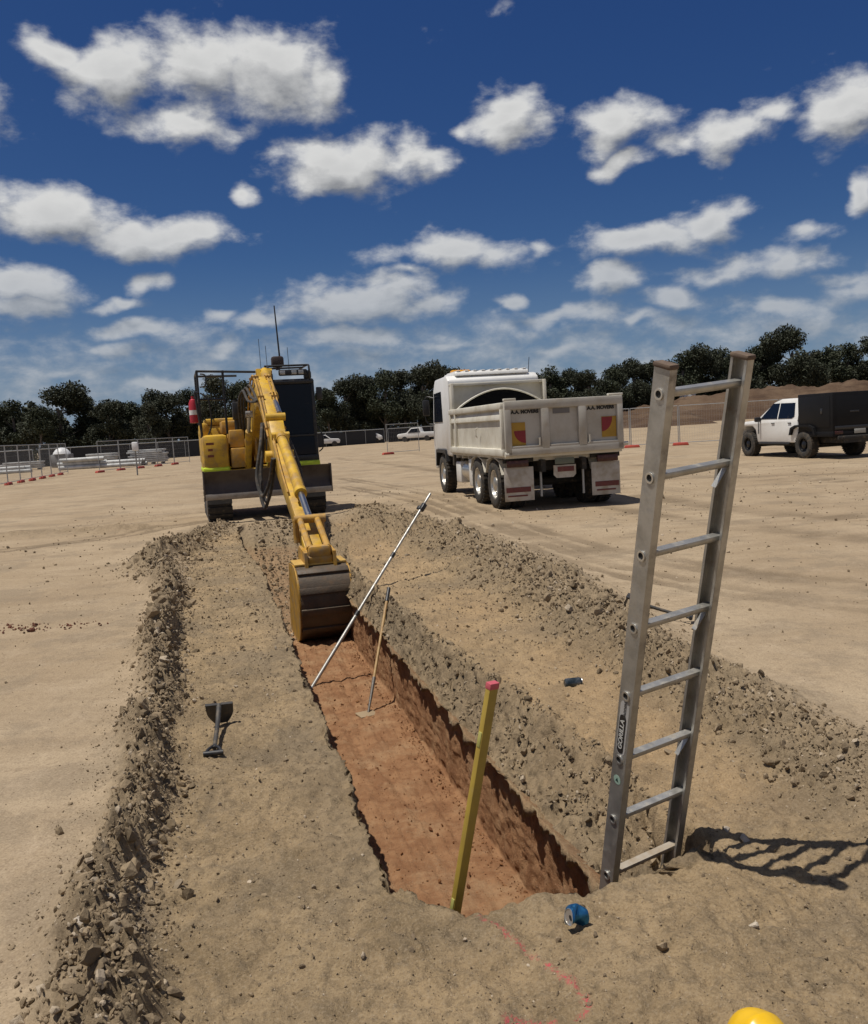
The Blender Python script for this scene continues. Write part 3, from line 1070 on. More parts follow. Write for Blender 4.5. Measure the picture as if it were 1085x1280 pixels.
# ------------------------------------------------------------------ excavator
EX_H = np.array([.2782, -.9605])
ex = thing('excavator', (-3.97, 20.1, .0), math.atan2(-EX_H[0], EX_H[1]), 'yellow excavator with dozer blade facing the camera, its boom reaching down into the trench', 'excavator')
for sx in (1, -1):
    tb = MB()
    prof = []
    L, Hh = 1.18, .36
    for k in range(13):
        a = math.pi / 2 - math.pi * k / 12
        prof.append((L + Hh * math.cos(a), Hh + Hh * math.sin(a)))
    for k in range(13):
        a = -math.pi / 2 - math.pi * k / 12
        prof.append((-L + Hh * math.cos(a), Hh + Hh * math.sin(a)))
    tb.prism(prof, 'x', sx * 1.0 - .24, sx * 1.0 + .24)
    # grouser shoes
    per = 2 * (2 * L) + 2 * math.pi * Hh
    for k in range(44):
        q = per * k / 44
        if q < 2 * L:
            y_, z_, a = -L + q, 2 * Hh, 0
        elif q < 2 * L + math.pi * Hh:
            a = -(q - 2 * L) / Hh
            y_, z_ = L + Hh * math.sin(-a), Hh + Hh * math.cos(a)
        elif q < 4 * L + math.pi * Hh:
            y_, z_, a = L - (q - 2 * L - math.pi * Hh), 0, math.pi
        else:
            a = -(q - 4 * L) / Hh
            y_, z_ = -L + Hh * math.sin(-a), Hh + Hh * math.cos(a)
        tb.box((sx * 1.0, y_, z_), (.50, .10, .05), (a, 0, 0))
    tr_ = tb.build('track', mat('track rubber', (.025, .023, .022, 1), .85, dust=.34, scale=5, bump=.3) if sx == 1 else bpy.data.materials['track rubber'], ex)
    rl = MB()
    for y_ in (-1.18, -.7, -.25, .2, .65, 1.18):
        rl.cut()
    rl.cyl((sx * 1.25, y_, .36 if abs(y_) > 1 else .14), (sx * 1.265, y_, .36 if abs(y_) > 1 else .14), .28 if abs(y_) > 1 else .10)
    rl.build('track_roller', STEEL, tr_)
u = MB()
u.box((0, 0, .58), (1.55, 1.5, .34), bev=.05)
u.cyl((0, 0, .72), (0, 0, 1.0), .52, n=32)
for sx in (1, -1):
    u.box((sx * .42, 1.35, .58), (.16, 1.3, .18), (.12, 0, 0), bev=.02)
    u.cyl((sx * .15, .7, .7), (sx * .15, 1.95, .85), .05)
u.build('undercarriage', STEEL, ex)
# blade: curved mouldboard
b_ = MB()
pf = [(2.02, .52), (2.08, .55)]
for k in range(9):
    q = k / 8
    pf.append((2.08 - .11 * math.sin(math.pi * q) + .03 * q, .62 + .48 * q))
pf += [(2.07, 1.10), (2.05, 1.06)]
for k in range(9):
    q = 1 - k / 8
    pf.append((2.02 - .11 * math.sin(math.pi * q) + .03 * q, .62 + .44 * q))
b_.prism(pf, 'x', -1.32, 1.32)
for sx in (1, -1):
    b_.box((sx * 1.31, 2.0, .81), (.03, .2, .60), bev=.006)
bl = b_.build('dozer_blade', mat('blade steel', (.085, .068, .056, 1), .55, .15, col2=(.05, .036, .03, 1), scale=3, amt=.9, dust=.25, bump=.2, dustcol=(.2, .15, .1, 1)), ex)
c_ = MB()
c_.box((0, 2.10, .575), (2.60, .03, .12), bev=.006)
c_.build('cutting_edge', WORN, bl)
# upper structure
u = MB()
u.box((0, -.25, 1.02), (2.5, 2.9, .14), bev=.03)
u.box((0, -1.05, 1.60), (2.5, 1.25, 1.0), bev=.14)
u.box((.35, -.9, 2.15), (1.55, .9, .16), bev=.05)
u.build('engine_hood', YEL, ex)
u = MB()
u.box((.99, .52, 1.44), (.56, 1.55, .82), bev=.11)
u.box((1.17, .05, 1.95), (.20, .75, .34), bev=.07)
sp_ = u.build('side_tank', YEL, ex)
u = MB()
u.box((1.0, .525, 1.10), (.575, 1.57, .13), bev=.05)
u.build('reflective_strip', LIME, sp_)
u = MB()
for z_, w_ in ((1.66, .16), (1.53, .10), (1.40, .13)):
    u.cut()
    u.box((1.10, 1.305, z_), (w_, .012, .05))
u.build('warning_decal', mat('decal red black', (.20, .05, .02, 1), .5, scale=20), sp_)
u = MB()
u.box((.52, .72, 1.33), (.32, 1.1, .42), bev=.03)
u.box((.52, .66, 1.74), (.32, 1.0, .38), bev=.03)
u.box((.56, -.1, 2.0), (.45, .8, .30), bev=.04)
u.build('tool_box', YELW, ex)
u = MB()
u.box((.12, .72, 1.35), (.05, .9, .75), bev=.01)
u.box((.34, .72, 1.35), (.05, .9, .75), bev=.01)
u.box((.22, .2, 1.3), (.4, .5, .55), bev=.02)
u.build('boom_bracket', YELW, ex)
u = MB()
for p in ((.45, .5, 2.25), (.30, .1, 2.35)):
    u.cut()
    u.cyl((p[0], p[1], 1.85), (p[0], p[1], p[2] + .35), .055)
    u.box((p[0], p[1], p[2] + .1), (.16, .18, .4), bev=.03)
u.build('exhaust_stack', BLK, ex)
u = MB()
rail = [((1.24, .95, 1.80), (1.24, .95, 3.22)), ((.70, .95, 1.85), (.70, .95, 3.22)), ((1.24, .95, 3.22), (.0, .95, 3.16)), ((1.24, .95, 3.22), (1.24, -.6, 3.22)), ((1.24, -.6, 2.1), (1.24, -.6, 3.22)),
        ((1.24, .95, 2.62), (.70, .95, 2.60)), ((1.24, .95, 2.62), (1.24, -.6, 2.62)), ((1.24, -.6, 3.22), (.3, -.6, 3.2)), ((1.24, 1.15, 1.85), (1.32, 1.15, 2.75)), ((1.32, 1.15, 2.75), (1.24, .95, 2.78))]
for a, b in rail:
    u.cyl(a, b, .026, n=10)
u.tube([(1.17, .97, 3.16), (1.07, .99, 3.12), (1.08, .99, 2.92), (1.20, .97, 2.88)], .016)
u.tube([(1.2, 1.0, 2.75), (1.05, 1.05, 2.6), (1.02, 1.02, 2.1), (1.1, 1.0, 1.85)], .018)
u.build('guard_rail', BLK, ex)
u = MB()
u.lathe([(.001, 0), (.085, .01), (.09, .05), (.09, .42), (.06, .50), (.03, .52), (.03, .58), (.001, .58)], (1.37, .9, 2.12), (0, 0, 1), 16)
u.build('extinguisher', REDP, ex)
u = MB()
u.cyl((1.37, .9, 2.30), (1.37, .9, 2.40), .0925, n=16)
u.build('extinguisher_label', WHT, ex)
# cab
u = MB()
X0, X1, Y0, Y1, Zb, Zt = -1.22, -.22, -.35, 1.22, 1.18, 2.90
for x_ in (X0 + .04, X1 - .04):
    u.box((x_, Y1 - .05, (Zb + Zt) / 2), (.075, .09, Zt - Zb), bev=.02)
    u.box((x_, Y0 + .05, (Zb + Zt) / 2), (.075, .09, Zt - Zb), bev=.02)
    u.box((x_, .45, (Zb + Zt) / 2), (.06, .07, Zt - Zb), bev=.015)
    u.box((x_, (Y0 + Y1) / 2, Zb + .25), (.06, Y1 - Y0, .5), bev=.02)
u.box(((X0 + X1) / 2, (Y0 + Y1) / 2, Zt), (X1 - X0, Y1 - Y0 + .06, .12), bev=.05)
u.box(((X0 + X1) / 2, Y1 - .03, Zb + .55), (X1 - X0, .05, .045), bev=.01)
u.box(((X0 + X1) / 2, Y1 - .03, Zb + .06), (X1 - X0, .07, .12), bev=.02)
u.box(((X0 + X1) / 2, (Y0 + Y1) / 2, Zb + .02), (X1 - X0, Y1 - Y0, .06))
u.box(((X0 + X1) / 2, Y0 + .04, (Zb + Zt) / 2), (X1 - X0 - .1, .05, Zt - Zb))
cab = u.build('cab', BLK, ex)
u = MB()
u.box(((X0 + X1) / 2, Y1 - .025, Zb + 1.12), (X1 - X0 - .14, .02, 1.08))
u.cut()
u.box(((X0 + X1) / 2, Y1 - .025, Zb + .33), (X1 - X0 - .14, .02, .40))
for x_ in (X0 + .03, X1 - .03):
    u.cut()
    u.box((x_, .84, Zb + 1.08), (.02, .66, 1.10))
    u.cut()
    u.box((x_, .08, Zb + 1.08), (.02, .62, 1.10))
u.build('cab_window', GLS, cab)
u = MB()
u.box(((X0 + X1) / 2, .45, Zb + .45), (.5, .5, .16), bev=.05)
u.box(((X0 + X1) / 2, .12, Zb + .9), (.48, .16, .8), bev=.06)
u.build('seat', BLK, cab)
u = MB()
u.box(((X0 + X1) / 2, .5, 1.10), (X1 - X0 + .02, 1.52, .14), bev=.03)
u.build('reflective_strip', LIME, ex)
# roof guard with lamps, beacon and aerials
u = MB()
for x_ in (X0 + .1, X1 - .02):
    u.tube([(x_, 1.25, 2.95), (x_, 1.3, 3.16), (x_, 1.1, 3.26), (x_, -.2, 3.26)], .022)
u.cyl((X0 + .1, 1.1, 3.26), (X1 + .04, 1.1, 3.26), .022)
u.cyl((X0 + .1, .4, 3.26), (X1 + .04, .4, 3.26), .022)
u.box(((X0 + X1) / 2 - .06, 1.18, 3.10), (.62, .10, .13), bev=.03)
u.box((X1 + .02, 1.12, 3.02), (.30, .2, .26), bev=.08)
u.box((X0 + .12, 1.12, 3.04), (.16, .18, .20), bev=.05)
rg_ = u.build('roof_guard', BLK, ex)
u = MB()
for x_ in (-.95, -.80, -.55):
    u.cut()
    u.box((x_, 1.235, 3.10), (.11, .012, .085), bev=.005)
u.build('work_lamp', mat('lamp lens', (.42, .42, .40, 1), .15, .3), rg_)
u = MB()
u.box((-.52, .7, 3.38), (.27, .20, .24), bev=.05)
u.cyl((-.52, .7, 3.2), (-.52, .7, 3.30), .05)
u.build('radio_box', mat('dark brown plastic', (.045, .028, .022, 1), .5), ex)
u = MB()
u.cyl((-.60, .55, 3.3), (-.55, .62, 4.62), .022, .014, n=8)
for x_, h_ in ((-.16, 3.9), (-.30, 3.75), (-.78, 3.7)):
    u.cut()
    u.cyl((x_, .6, 3.2), (x_ + .01, .62, h_), .006, n=6)
u.build('aerial', BLK, ex)
u = MB()
u.tube([(X0 - .02, 1.2, 2.6), (X0 - .07, 1.25, 2.7), (X0 - .09, 1.25, 2.75)], .014)
u.box((X0 - .09, 1.25, 2.62), (.13, .05, .28), bev=.03)
u.cut()
u.tube([(X0 - .01, 1.2, 1.9), (X0 - .10, 1.24, 1.7), (X0 - .10, 1.24, 1.45), (X0 - .01, 1.2, 1.35)], .014)
u.build('mirror', BLK, ex)

BX = .09


def beam(cl, th, w, hollow=False):
    """box beam following a centre line in the (y,z) plane with given half thickness"""
    m_ = MB()
    pts = [Vector((0, p[0], p[1])) for p in cl]
    top, bot = [], []
    for i, p in enumerate(pts):
        d = (pts[min(i + 1, len(pts) - 1)] - pts[max(i - 1, 0)]).normalized()
        n_ = Vector((0, -d.z, d.y))
        top.append(p + n_ * th[i])
        bot.append(p - n_ * th[i])
    poly = [(p.y, p.z) for p in top] + [(p.y, p.z) for p in bot[::-1]]
    m_.prism(poly, 'x', BX - w / 2, BX + w / 2, bev=.012)
    return m_


def smooth_line(pts, n=6):
    out = []
    P_ = [np.array(p, float) for p in pts]
    for i in range(len(P_) - 1):
        p0, p1, p2, p3 = P_[max(i - 1, 0)], P_[i], P_[i + 1], P_[min(i + 2, len(P_) - 1)]
        for k in range(n):
            t = k / n
            out.append(.5 * ((2 * p1) + (p2 - p0) * t + (2 * p0 - 5 * p1 + 4 * p2 - p3) * t * t + (3 * p1 - p0 - 3 * p2 + p3) * t ** 3))
    return out + [P_[-1]]


BJ = (5.20, 1.40)
cl = smooth_line([(.45, 1.45), (1.5, 2.18), (2.55, 2.60), (3.25, 2.55), (4.2, 2.05), BJ])
th = np.interp(np.linspace(0, 1, len(cl)), [0, .25, .5, .8, 1], [.17, .25, .29, .21, .15])
m_ = beam(cl, th, .21)
m_.cyl((BX - .24, BJ[0], BJ[1]), (BX + .24, BJ[0], BJ[1]), .10)
m_.cyl((BX - .3, 2.25, 3.06), (BX + .02, 2.25, 3.06), .06)
for sx in (-1, 1):
    m_.prism([(2.1, 2.6), (2.5, 2.75), (2.36, 3.12), (2.18, 3.12)], 'x', BX - .15 + sx * .10 - .015, BX - .10 + sx * .10 + .015)
boom = m_.build('boom', YEL, ex)
# pipes along the boom
m_ = MB()
for sx in (-1, 1):
    for off in (.10, .155):
        pts = []
        for i, p in enumerate(cl):
            if 4 < i < len(cl) - 2:
                d = np.array(cl[min(i + 1, len(cl) - 1)]) - np.array(cl[i - 1])
                d /= np.linalg.norm(d)
                q = np.array(p) + np.array([-d[1], d[0]]) * (th[i] + .03)
                pts.append((BX + sx * off, q[0], q[1]))
        m_.cut()
        m_.tube(pts, .016, smooth=False)
        if off == .10:
            for p in pts[2::5]:
                m_.box((BX + sx * .125, p[1], p[2] + .01), (.12, .05, .05), (0, 0, 0))
m_.build('hydraulic_pipe', YELW, boom)
# arm cylinder on top of the boom
m_ = MB()
A0, A1 = Vector((BX - .15, 2.25, 3.06)), Vector((BX - .11, 4.72, 2.14))
dv = (A1 - A0).normalized()
m_.cyl(A0, A0 + dv * 1.62, .092, n=20)
m_.cyl(A0 + dv * 1.56, A0 + dv * 1.66, .10, n=20)
m_.cyl(A0 + dv * .02 - Vector((.12, 0, 0)), A0 + dv * .02 + Vector((.12, 0, 0)), .06)
ac = m_.build('arm_cylinder', YEL, boom)
m_ = MB()
m_.cyl(A0 + dv * 1.66, A1, .048, n=16)
m_.build('piston_rod', CHR, ac)
for sx in (-1, 1):
    m_ = MB()
    p0, p1 = Vector((BX + sx * .24, 1.15, 1.12)), Vector((BX + sx * .22, 2.20, 2.22))
    d_ = (p1 - p0).normalized()
    m_.cyl(p0, p0 + d_ * 1.05, .07, n=18)
    bc_ = m_.build('boom_cylinder', YEL, ex)
    m_ = MB()
    m_.cyl(p0 + d_ * 1.05, p1, .04, n=14)
    m_.cyl(p1 - Vector((.07, 0, 0)), p1 + Vector((.07, 0, 0)), .07)
    m_.build('piston_rod', CHR, bc_)
# arm
PIN = (8.56, .10)
ad = np.array([PIN[0] - BJ[0], PIN[1] - BJ[1]])
al = np.linalg.norm(ad)
ad /= al
an = np.array([-ad[1], ad[0]])
S0 = np.array(BJ) - ad * .42 + an * .56
acl = [tuple(np.array(BJ) - ad * .42 + an * .38), tuple(np.array(BJ) + an * .12), tuple(np.array(BJ) + ad * 1.2 + an * .05), PIN]
m_ = beam(acl, [.18, .23, .16, .10], .25)
m_.cyl((BX - .17, S0[0], S0[1]), (BX + .17, S0[0], S0[1]), .07)
m_.cyl((BX - .17, PIN[0], PIN[1]), (BX + .17, PIN[0], PIN[1]), .07)
arm = m_.build('arm', YEL, ex)
# bucket cylinder on the outer face of the arm
c0 = np.array(BJ) + ad * .05 + an * .40
c1 = np.array(PIN) - ad * .50 + an * .30
v3_ = lambda p, x=BX - .02: Vector((x, p[0], p[1]))
dd_ = (v3_(c1) - v3_(c0)).normalized()
ll_ = (v3_(c1) - v3_(c0)).length
m_ = MB()
m_.cyl(v3_(c0), v3_(c0) + dd_ * ll_ * .72, .082, n=20)
m_.cyl(v3_(c0) + dd_ * (ll_ * .70), v3_(c0) + dd_ * (ll_ * .74), .095, n=20)
m_.cyl(v3_(c0) + dd_ * .12, v3_(c0) + dd_ * .20, .092, n=20)
for sx in (-1, 1):
    m_.prism([(c0[0] - .12, c0[1] + .05), (c0[0] + .12, c0[1] + .02), (c0[0] + .16, c0[1] - .32), (c0[0] - .2, c0[1] - .22)], 'x', BX - .02 + sx * .11 - .015, BX - .02 + sx * .11 + .015)
m_.cyl(v3_(c0) - Vector((.15, 0, 0)), v3_(c0) + Vector((.15, 0, 0)), .055)
bcy = m_.build('bucket_cylinder', YEL, arm)
m_ = MB()
m_.cyl(v3_(c0) + dd_ * ll_ * .74, v3_(c1), .048, n=16)
m_.build('piston_rod', CHR, bcy)
m_ = MB()
for sx in (-1, 1):
    m_.cut()
    m_.tube([(BX + sx * .10, BJ[0] + .2, BJ[1] + .32), tuple(v3_(np.array(BJ) + ad * 1.2 + an * .27, BX + sx * .13)), tuple(v3_(np.array(BJ) + ad * 2.0 + an * .22, BX + sx * .13))], .016)
m_.build('hydraulic_pipe', YELW, arm)
# linkage and coupler
m_ = MB()
lk = np.array(PIN) - ad * .38
for sx in (-1, 1):
    m_.beam = None
    m_.cyl(v3_(lk, BX + sx * .18), v3_(c1, BX + sx * .18), .045, n=10)
    m_.box(tuple(v3_((lk + c1) / 2, BX + sx * .18)), (.04, .10, .12))
    m_.cyl(v3_(c1, BX + sx * .12), v3_(np.array([9.0, .24]), BX + sx * .12), .045, n=10)
m_.cyl(v3_(c1) - Vector((.22, 0, 0)), v3_(c1) + Vector((.22, 0, 0)), .06)
m_.box((BX, 8.82, .12), (.34, .52, .12), (-.15, 0, 0), bev=.03)
m_.box((BX, 9.0, .20), (.30, .16, .16), bev=.04)
for sx in (-1, 1):
    m_.prism([(8.46, .16), (8.58, .24), (9.1, .20), (9.12, .0), (8.48, .0)], 'x', BX + sx * .19 - .02, BX + sx * .19 + .02)
m_.build('bucket_linkage', YELW, ex)
# bucket
back = smooth_line([(p + .30, q - .05) for p, q in ((8.22, .06), (8.72, .08), (8.98, -.06), (9.08, -.32), (9.06, -.58), (8.92, -.82), (8.66, -.94), (8.30, -.96), (7.98, -.94))], 4)
BW = .345
m_ = MB()
inn = []
for i, p in enumerate(back):
    q = np.array(back[min(i + 1, len(back) - 1)]) - np.array(back[max(i - 1, 0)])
    q /= np.linalg.norm(q)
    inn.append(np.array(p) + np.array([q[1], -q[0]]) * .025)
m_.prism([tuple(p) for p in back] + [tuple(p) for p in inn[::-1]], 'x', BX - BW, BX + BW)
for p, k in ((6, 0), (10, 1), (14, 2), (18, 3)):
    a, b = np.array(back[p]), np.array(back[p + 1])
    mid = (a + b) / 2
    an_ = math.atan2(b[1] - a[1], b[0] - a[0])
    m_.box((BX, mid[0] + .012, mid[1] + .004), (BW * 2 - .02, .085, .045), (an_, 0, 0), bev=.006)
bk = m_.build('bucket', BUCK, ex)
m_ = MB()
for sx in (-1, 1):
    m_.cut()
    m_.prism([tuple(p) for p in back] + [(8.25, -.80), (8.42, -.33)], 'x', BX + sx * BW - .013, BX + sx * BW + .013)
m_.build('bucket_side', YELW, bk)
m_ = MB()
for k in range(5):
    x_ = BX - BW + .06 + k * (2 * BW - .12) / 4
    m_.cut()
    m_.prism([(8.36, -1.01), (8.36, -.95), (8.12, -.985), (8.12, -1.005)], 'x', x_ - .035, x_ + .035)
m_.build('bucket_tooth', WORN, bk)
m_ = MB()
m_.box((BX, 8.86, .045), (BW * 2, .42, .03), (-.02, 0, 0), bev=.008)
m_.build('top_plate', mat('sunny worn yellow', (.52, .33, .08, 1), .55, col2=(.36, .2, .05, 1), scale=9, dust=.3), bk)
# hanging hoses at the elbow
m_ = MB()
for k, (sx, sag, f_) in enumerate(((1, .78, 4.75), (1.25, .66, 4.85), (1.1, .88, 4.65), (-1, .35, 4.8), (-1.2, .5, 4.7))):
    x_ = BX + sx * .22
    m_.cut()
    m_.tube([(BX + sx * .14, f_ - .5, 1.98), (x_, f_ + .0, 1.62), (x_ + .10 * sx, f_ + .18, 1.45 - sag * .6), (x_ + .06 * sx, f_ + .45, 1.40 - sag), (x_ - .02 * sx, f_ + .78, 1.35 - sag * .55), (BX + sx * .15, f_ + 1.0, 1.38)], .030, n=8)
for k, off in enumerate((.19, .25, .31)):
    m_.cut()
    m_.tube([(BX + off, .9, 1.75), (BX + off + .05, 1.5, 2.45), (BX + off, 2.2, 2.80 - k * .05), (BX + off - .04, 2.9, 2.62 - k * .08), (BX + .16, 3.5, 2.42)], .026, n=8)
m_.build('hose', RUB, ex)

# ------------------------------------------------------------------ tipper truck
tk = thing('tipper_truck', (2.62, 16.95, 0), R(11), 'white three axle tipper truck with cream tray, its tailgate turned to the trench', 'truck')
W2 = 1.20
m_ = MB()
for sx in (-1, 1):
    m_.box((sx * .42, 3.4, .86), (.09, 6.6, .24))
m_.box((0, .45, .86), (.9, .1, .2))
for y_ in (1.0, 2.35, 6.1):
    m_.cyl((-.9, y_, .5), (.9, y_, .5), .09)
m_.box((0, 1.7, .62), (.5, .5, .4))
m_.cyl((0, 2.4, .6), (0, 5.2, .8), .05)
m_.build('chassis', DKIN, tk)
m_ = MB()
m_.box((0, 2.4, 1.09), (W2 * 2, 4.7, .10))
for y_ in np.linspace(.3, 4.5, 8):
    m_.box((0, y_, 1.01), (W2 * 2 - .1, .07, .10))
tray = m_.build('tray', WHT2, tk)
for sx in (-1, 1):
    m_ = MB()
    x_ = sx * W2
    m_.box((x_ - sx * .035, 2.38, 1.60), (.05, 4.62, .96))
    m_.box((x_ - sx * .01, 2.38, 2.06), (.13, 4.66, .13), bev=.02)
    m_.box((x_ - sx * .005, 2.38, 1.16), (.12, 4.66, .15), bev=.02)
    m_.prism([(x_, 1.78), (x_ + sx * .035, 1.80), (x_ + sx * .035, 1.86), (x_, 1.95)], 'y', .1, 4.6)
    for y_ in (.10, 4.1, 4.62):
        m_.box((x_ + sx * .005, y_, 1.6), (.09, .09, .94), bev=.01)
    m_.tube([(x_ + sx * .05, 1.95, 1.46), (x_ + sx * .08, 1.95, 1.50), (x_ + sx * .08, 1.95, 1.62), (x_ + sx * .05, 1.9, 1.66)], .016)
    m_.build('side_panel', WHT2, tray)
m_ = MB()
m_.box((0, .02, 1.62), (W2 * 2 - .06, .045, .90))
m_.box((0, -.01, 2.06), (W2 * 2, .11, .17), bev=.015)
m_.box((0, -.01, 1.17), (W2 * 2, .10, .15), bev=.015)
for x_ in (-W2 + .06, W2 - .06):
    m_.box((x_, -.01, 1.6), (.13, .10, .98), bev=.015)
for x_ in (-.40, .36):
    m_.box((x_, -.02, 1.6), (.17, .08, .80), bev=.012)
for a, b in ((-W2 + .12, -.49), (-.31, .27), (.45, W2 - .12)):
    m_.box(((a + b) / 2, -.03, 1.255), (b - a, .06, .05), bev=.01)
for x_ in (-.52, .50):
    m_.cyl((x_, -.06, 1.27), (x_, -.06, 1.42), .022, n=8)
for x_ in np.linspace(-.95, .95, 6):
    m_.cyl((x_, -.065, 1.15), (x_, -.055, 1.15), .02, n=8)
tg = m_.build('tailgate', mat('dusty tailgate paint', (.47, .445, .39, 1), .55, col2=(.36, .33, .27, 1), scale=1.6, amt=.8, dust=.45, dustcol=(.36, .285, .19, 1)), tray)
m_ = MB()
m_.box((-W2 + .12, .0, 2.17), (.24, .10, .05), bev=.01)
m_.cut()
m_.box((W2 - .13, .0, 2.17), (.30, .10, .04), bev=.01)
m_.cut()
m_.cyl((-W2 - .02, -.02, 1.12), (-W2 + .05, -.02, 1.12), .05)
m_.cut()
m_.cyl((W2 + .10, -.02, 1.20), (W2 - .05, -.02, 1.20), .04)
m_.build('hinge', WHT2, tg)
LT = mat('black lettering', (.02, .018, .016, 1), .6)
for x_ in (-.80, .80):
    text_obj('lettering', 'A.A. MOVERS', .090, LT, tg, Matrix.Translation((x_ + (.015 if x_ < 0 else -.04), -.008, 1.925)) @ Matrix.Rotation(math.pi / 2, 4, 'X'), .003, .006, sx=1.05)
m_ = MB()
m_.box((-.05, -.008, 1.91), (.34, .012, .10))
m_.build('tailgate_decal', mat('grey decal', (.17, .16, .155, 1), .6), tg)
YM = mat('marker yellow', (.42, .24, .02, 1), .5, scale=6, dust=.25)
RMk = mat('marker red', (.24, .015, .02, 1), .5, scale=6, dust=.2)
for sx in (-1, 1):
    m_ = MB()
    cx_ = -.94 if sx < 0 else .92
    cz = 1.50 if sx < 0 else 1.55
    m_.box((cx_, -.008, cz), (.30, .012, .46 if sx < 0 else .40))
    pl_ = m_.build('marker_plate', YM, tg)
    m_ = MB()
    pts = [(cx_ - sx * .15, cz + (-.12 if sx < 0 else .19))] if False else []
    if sx < 0:
        c0_ = (cx_ + .15, cz + .07)
        pts = [c0_] + [(c0_[0] - .23 * math.cos(a), c0_[1] - .24 * math.sin(a)) for a in np.linspace(0, math.pi / 2, 9)]
    else:
        c0_ = (cx_ - .15, cz + .19)
        pts = [c0_] + [(c0_[0] + .22 * math.cos(a), c0_[1] - .28 * math.sin(a)) for a in np.linspace(0, math.pi / 2, 9)]
    m_.prism(pts, 'y', -.020, -.015)
    m_.build('marker_quarter', RMk, pl_)
# front board with the rolled tarpaulin arch
m_ = MB()
m_.box((0, 4.72, 1.92), (W2 * 2, .05, 1.62))
m_.box((0, 4.66, 2.72), (W2 * 2 + .02, .16, .07), bev=.012)
for sx in (-1, 1):
    m_.box((sx * (W2 - .03), 4.62, 2.3), (.07, .24, .9), bev=.012)
m_.build('headboard', WHT2, tray)
m_ = MB()
arc = [(-W2 + .06 + (2 * W2 - .12) * q, 2.10 + .46 * math.sin(math.pi * q) ** .85) for q in np.linspace(0, 1, 25)]
m_.prism(arc, 'y', 4.28, 4.40)
tp = m_.build('tarpaulin', mat('black mesh tarp', (.004, .004, .0045, 1), .8, bump=.3, spec=.1), tk)
m_ = MB()
m_.tube([(a, 4.27, b) for a, b in arc], .022, smooth=False)
m_.build('tarp_bow', WHT2, tp)
# cab
m_ = MB()
m_.prism([(4.95, .98), (5.45, .98), (5.55, 1.12), (6.65, 1.12), (6.75, .62), (7.05, .60), (7.10, 1.30), (7.02, 2.0), (6.80, 2.72), (6.55, 2.96), (5.2, 2.98), (4.98, 2.86)], 'x', -W2 + .02, W2 - .02, bev=.06)
cabt = m_.build('cab', WHT, tk)
m_ = MB()
m_.prism([(5.05, 2.96), (5.1, 3.06), (6.35, 3.06), (6.55, 2.95)], 'x', -.95, .95, bev=.03)
for x_ in np.linspace(-.85, .85, 9):
    m_.box((x_, 5.7, 3.075), (.09, 1.2, .03), bev=.01)
m_.build('roof_deflector', WHT, cabt)
m_ = MB()
for sx in (-1, 1):
    m_.cut()
    m_.prism([(5.75, 1.85), (6.82, 1.85), (6.66, 2.60), (5.80, 2.62)], 'x', sx * (W2 - .015) - .008, sx * (W2 - .015) + .008)
m_.cut()
m_.box((0, 4.955, 2.45), (1.5, .012, .5))
m_.cut()
m_.prism([(-1.05, 1.95), (1.05, 1.95), (1.0, 2.72), (-1.0, 2.72)], 'y', 6.93, 6.96)
m_.build('cab_window', GLS, cabt)
m_ = MB()
for sx in (-1, 1):
    m_.cut()
    m_.tube([(sx * (W2 - .02), 6.8, 2.5), (sx * (W2 + .18), 6.95, 2.5), (sx * (W2 + .18), 6.95, 1.9), (sx * (W2 - .02), 6.85, 1.8)], .014)
    m_.box((sx * (W2 + .17), 6.93, 2.25), (.18, .06, .42), bev=.03)
m_.build('mirror', BLK, cabt)
m_ = MB()
for sx in (-1, 1):
    m_.cut()
    m_.prism([(5.42, .85), (5.52, 1.14), (6.68, 1.14), (6.78, .7), (6.70, .7), (6.60, 1.06), (5.60, 1.06), (5.50, .85)], 'x', sx * (W2 - .06) - .075, sx * (W2 - .06) + .075)
    m_.box((sx * (W2 - .16), 5.0, 1.6), (.18, .18, 1.7), bev=.03)
m_.build('wheel_arch', BLK, tk)
m_ = MB()
m_.box((-.62, 5.9, 3.10), (.50, .22, .10), bev=.04)
m_.build('beacon_bar', AMB, cabt)
m_ = MB()
m_.box((.15, 5.9, 3.11), (1.1, .08, .03), bev=.01)
m_.cyl((.98, 5.2, 2.95), (1.02, 5.2, 3.35), .008, n=6)
m_.build('light_bar', BLK, cabt)
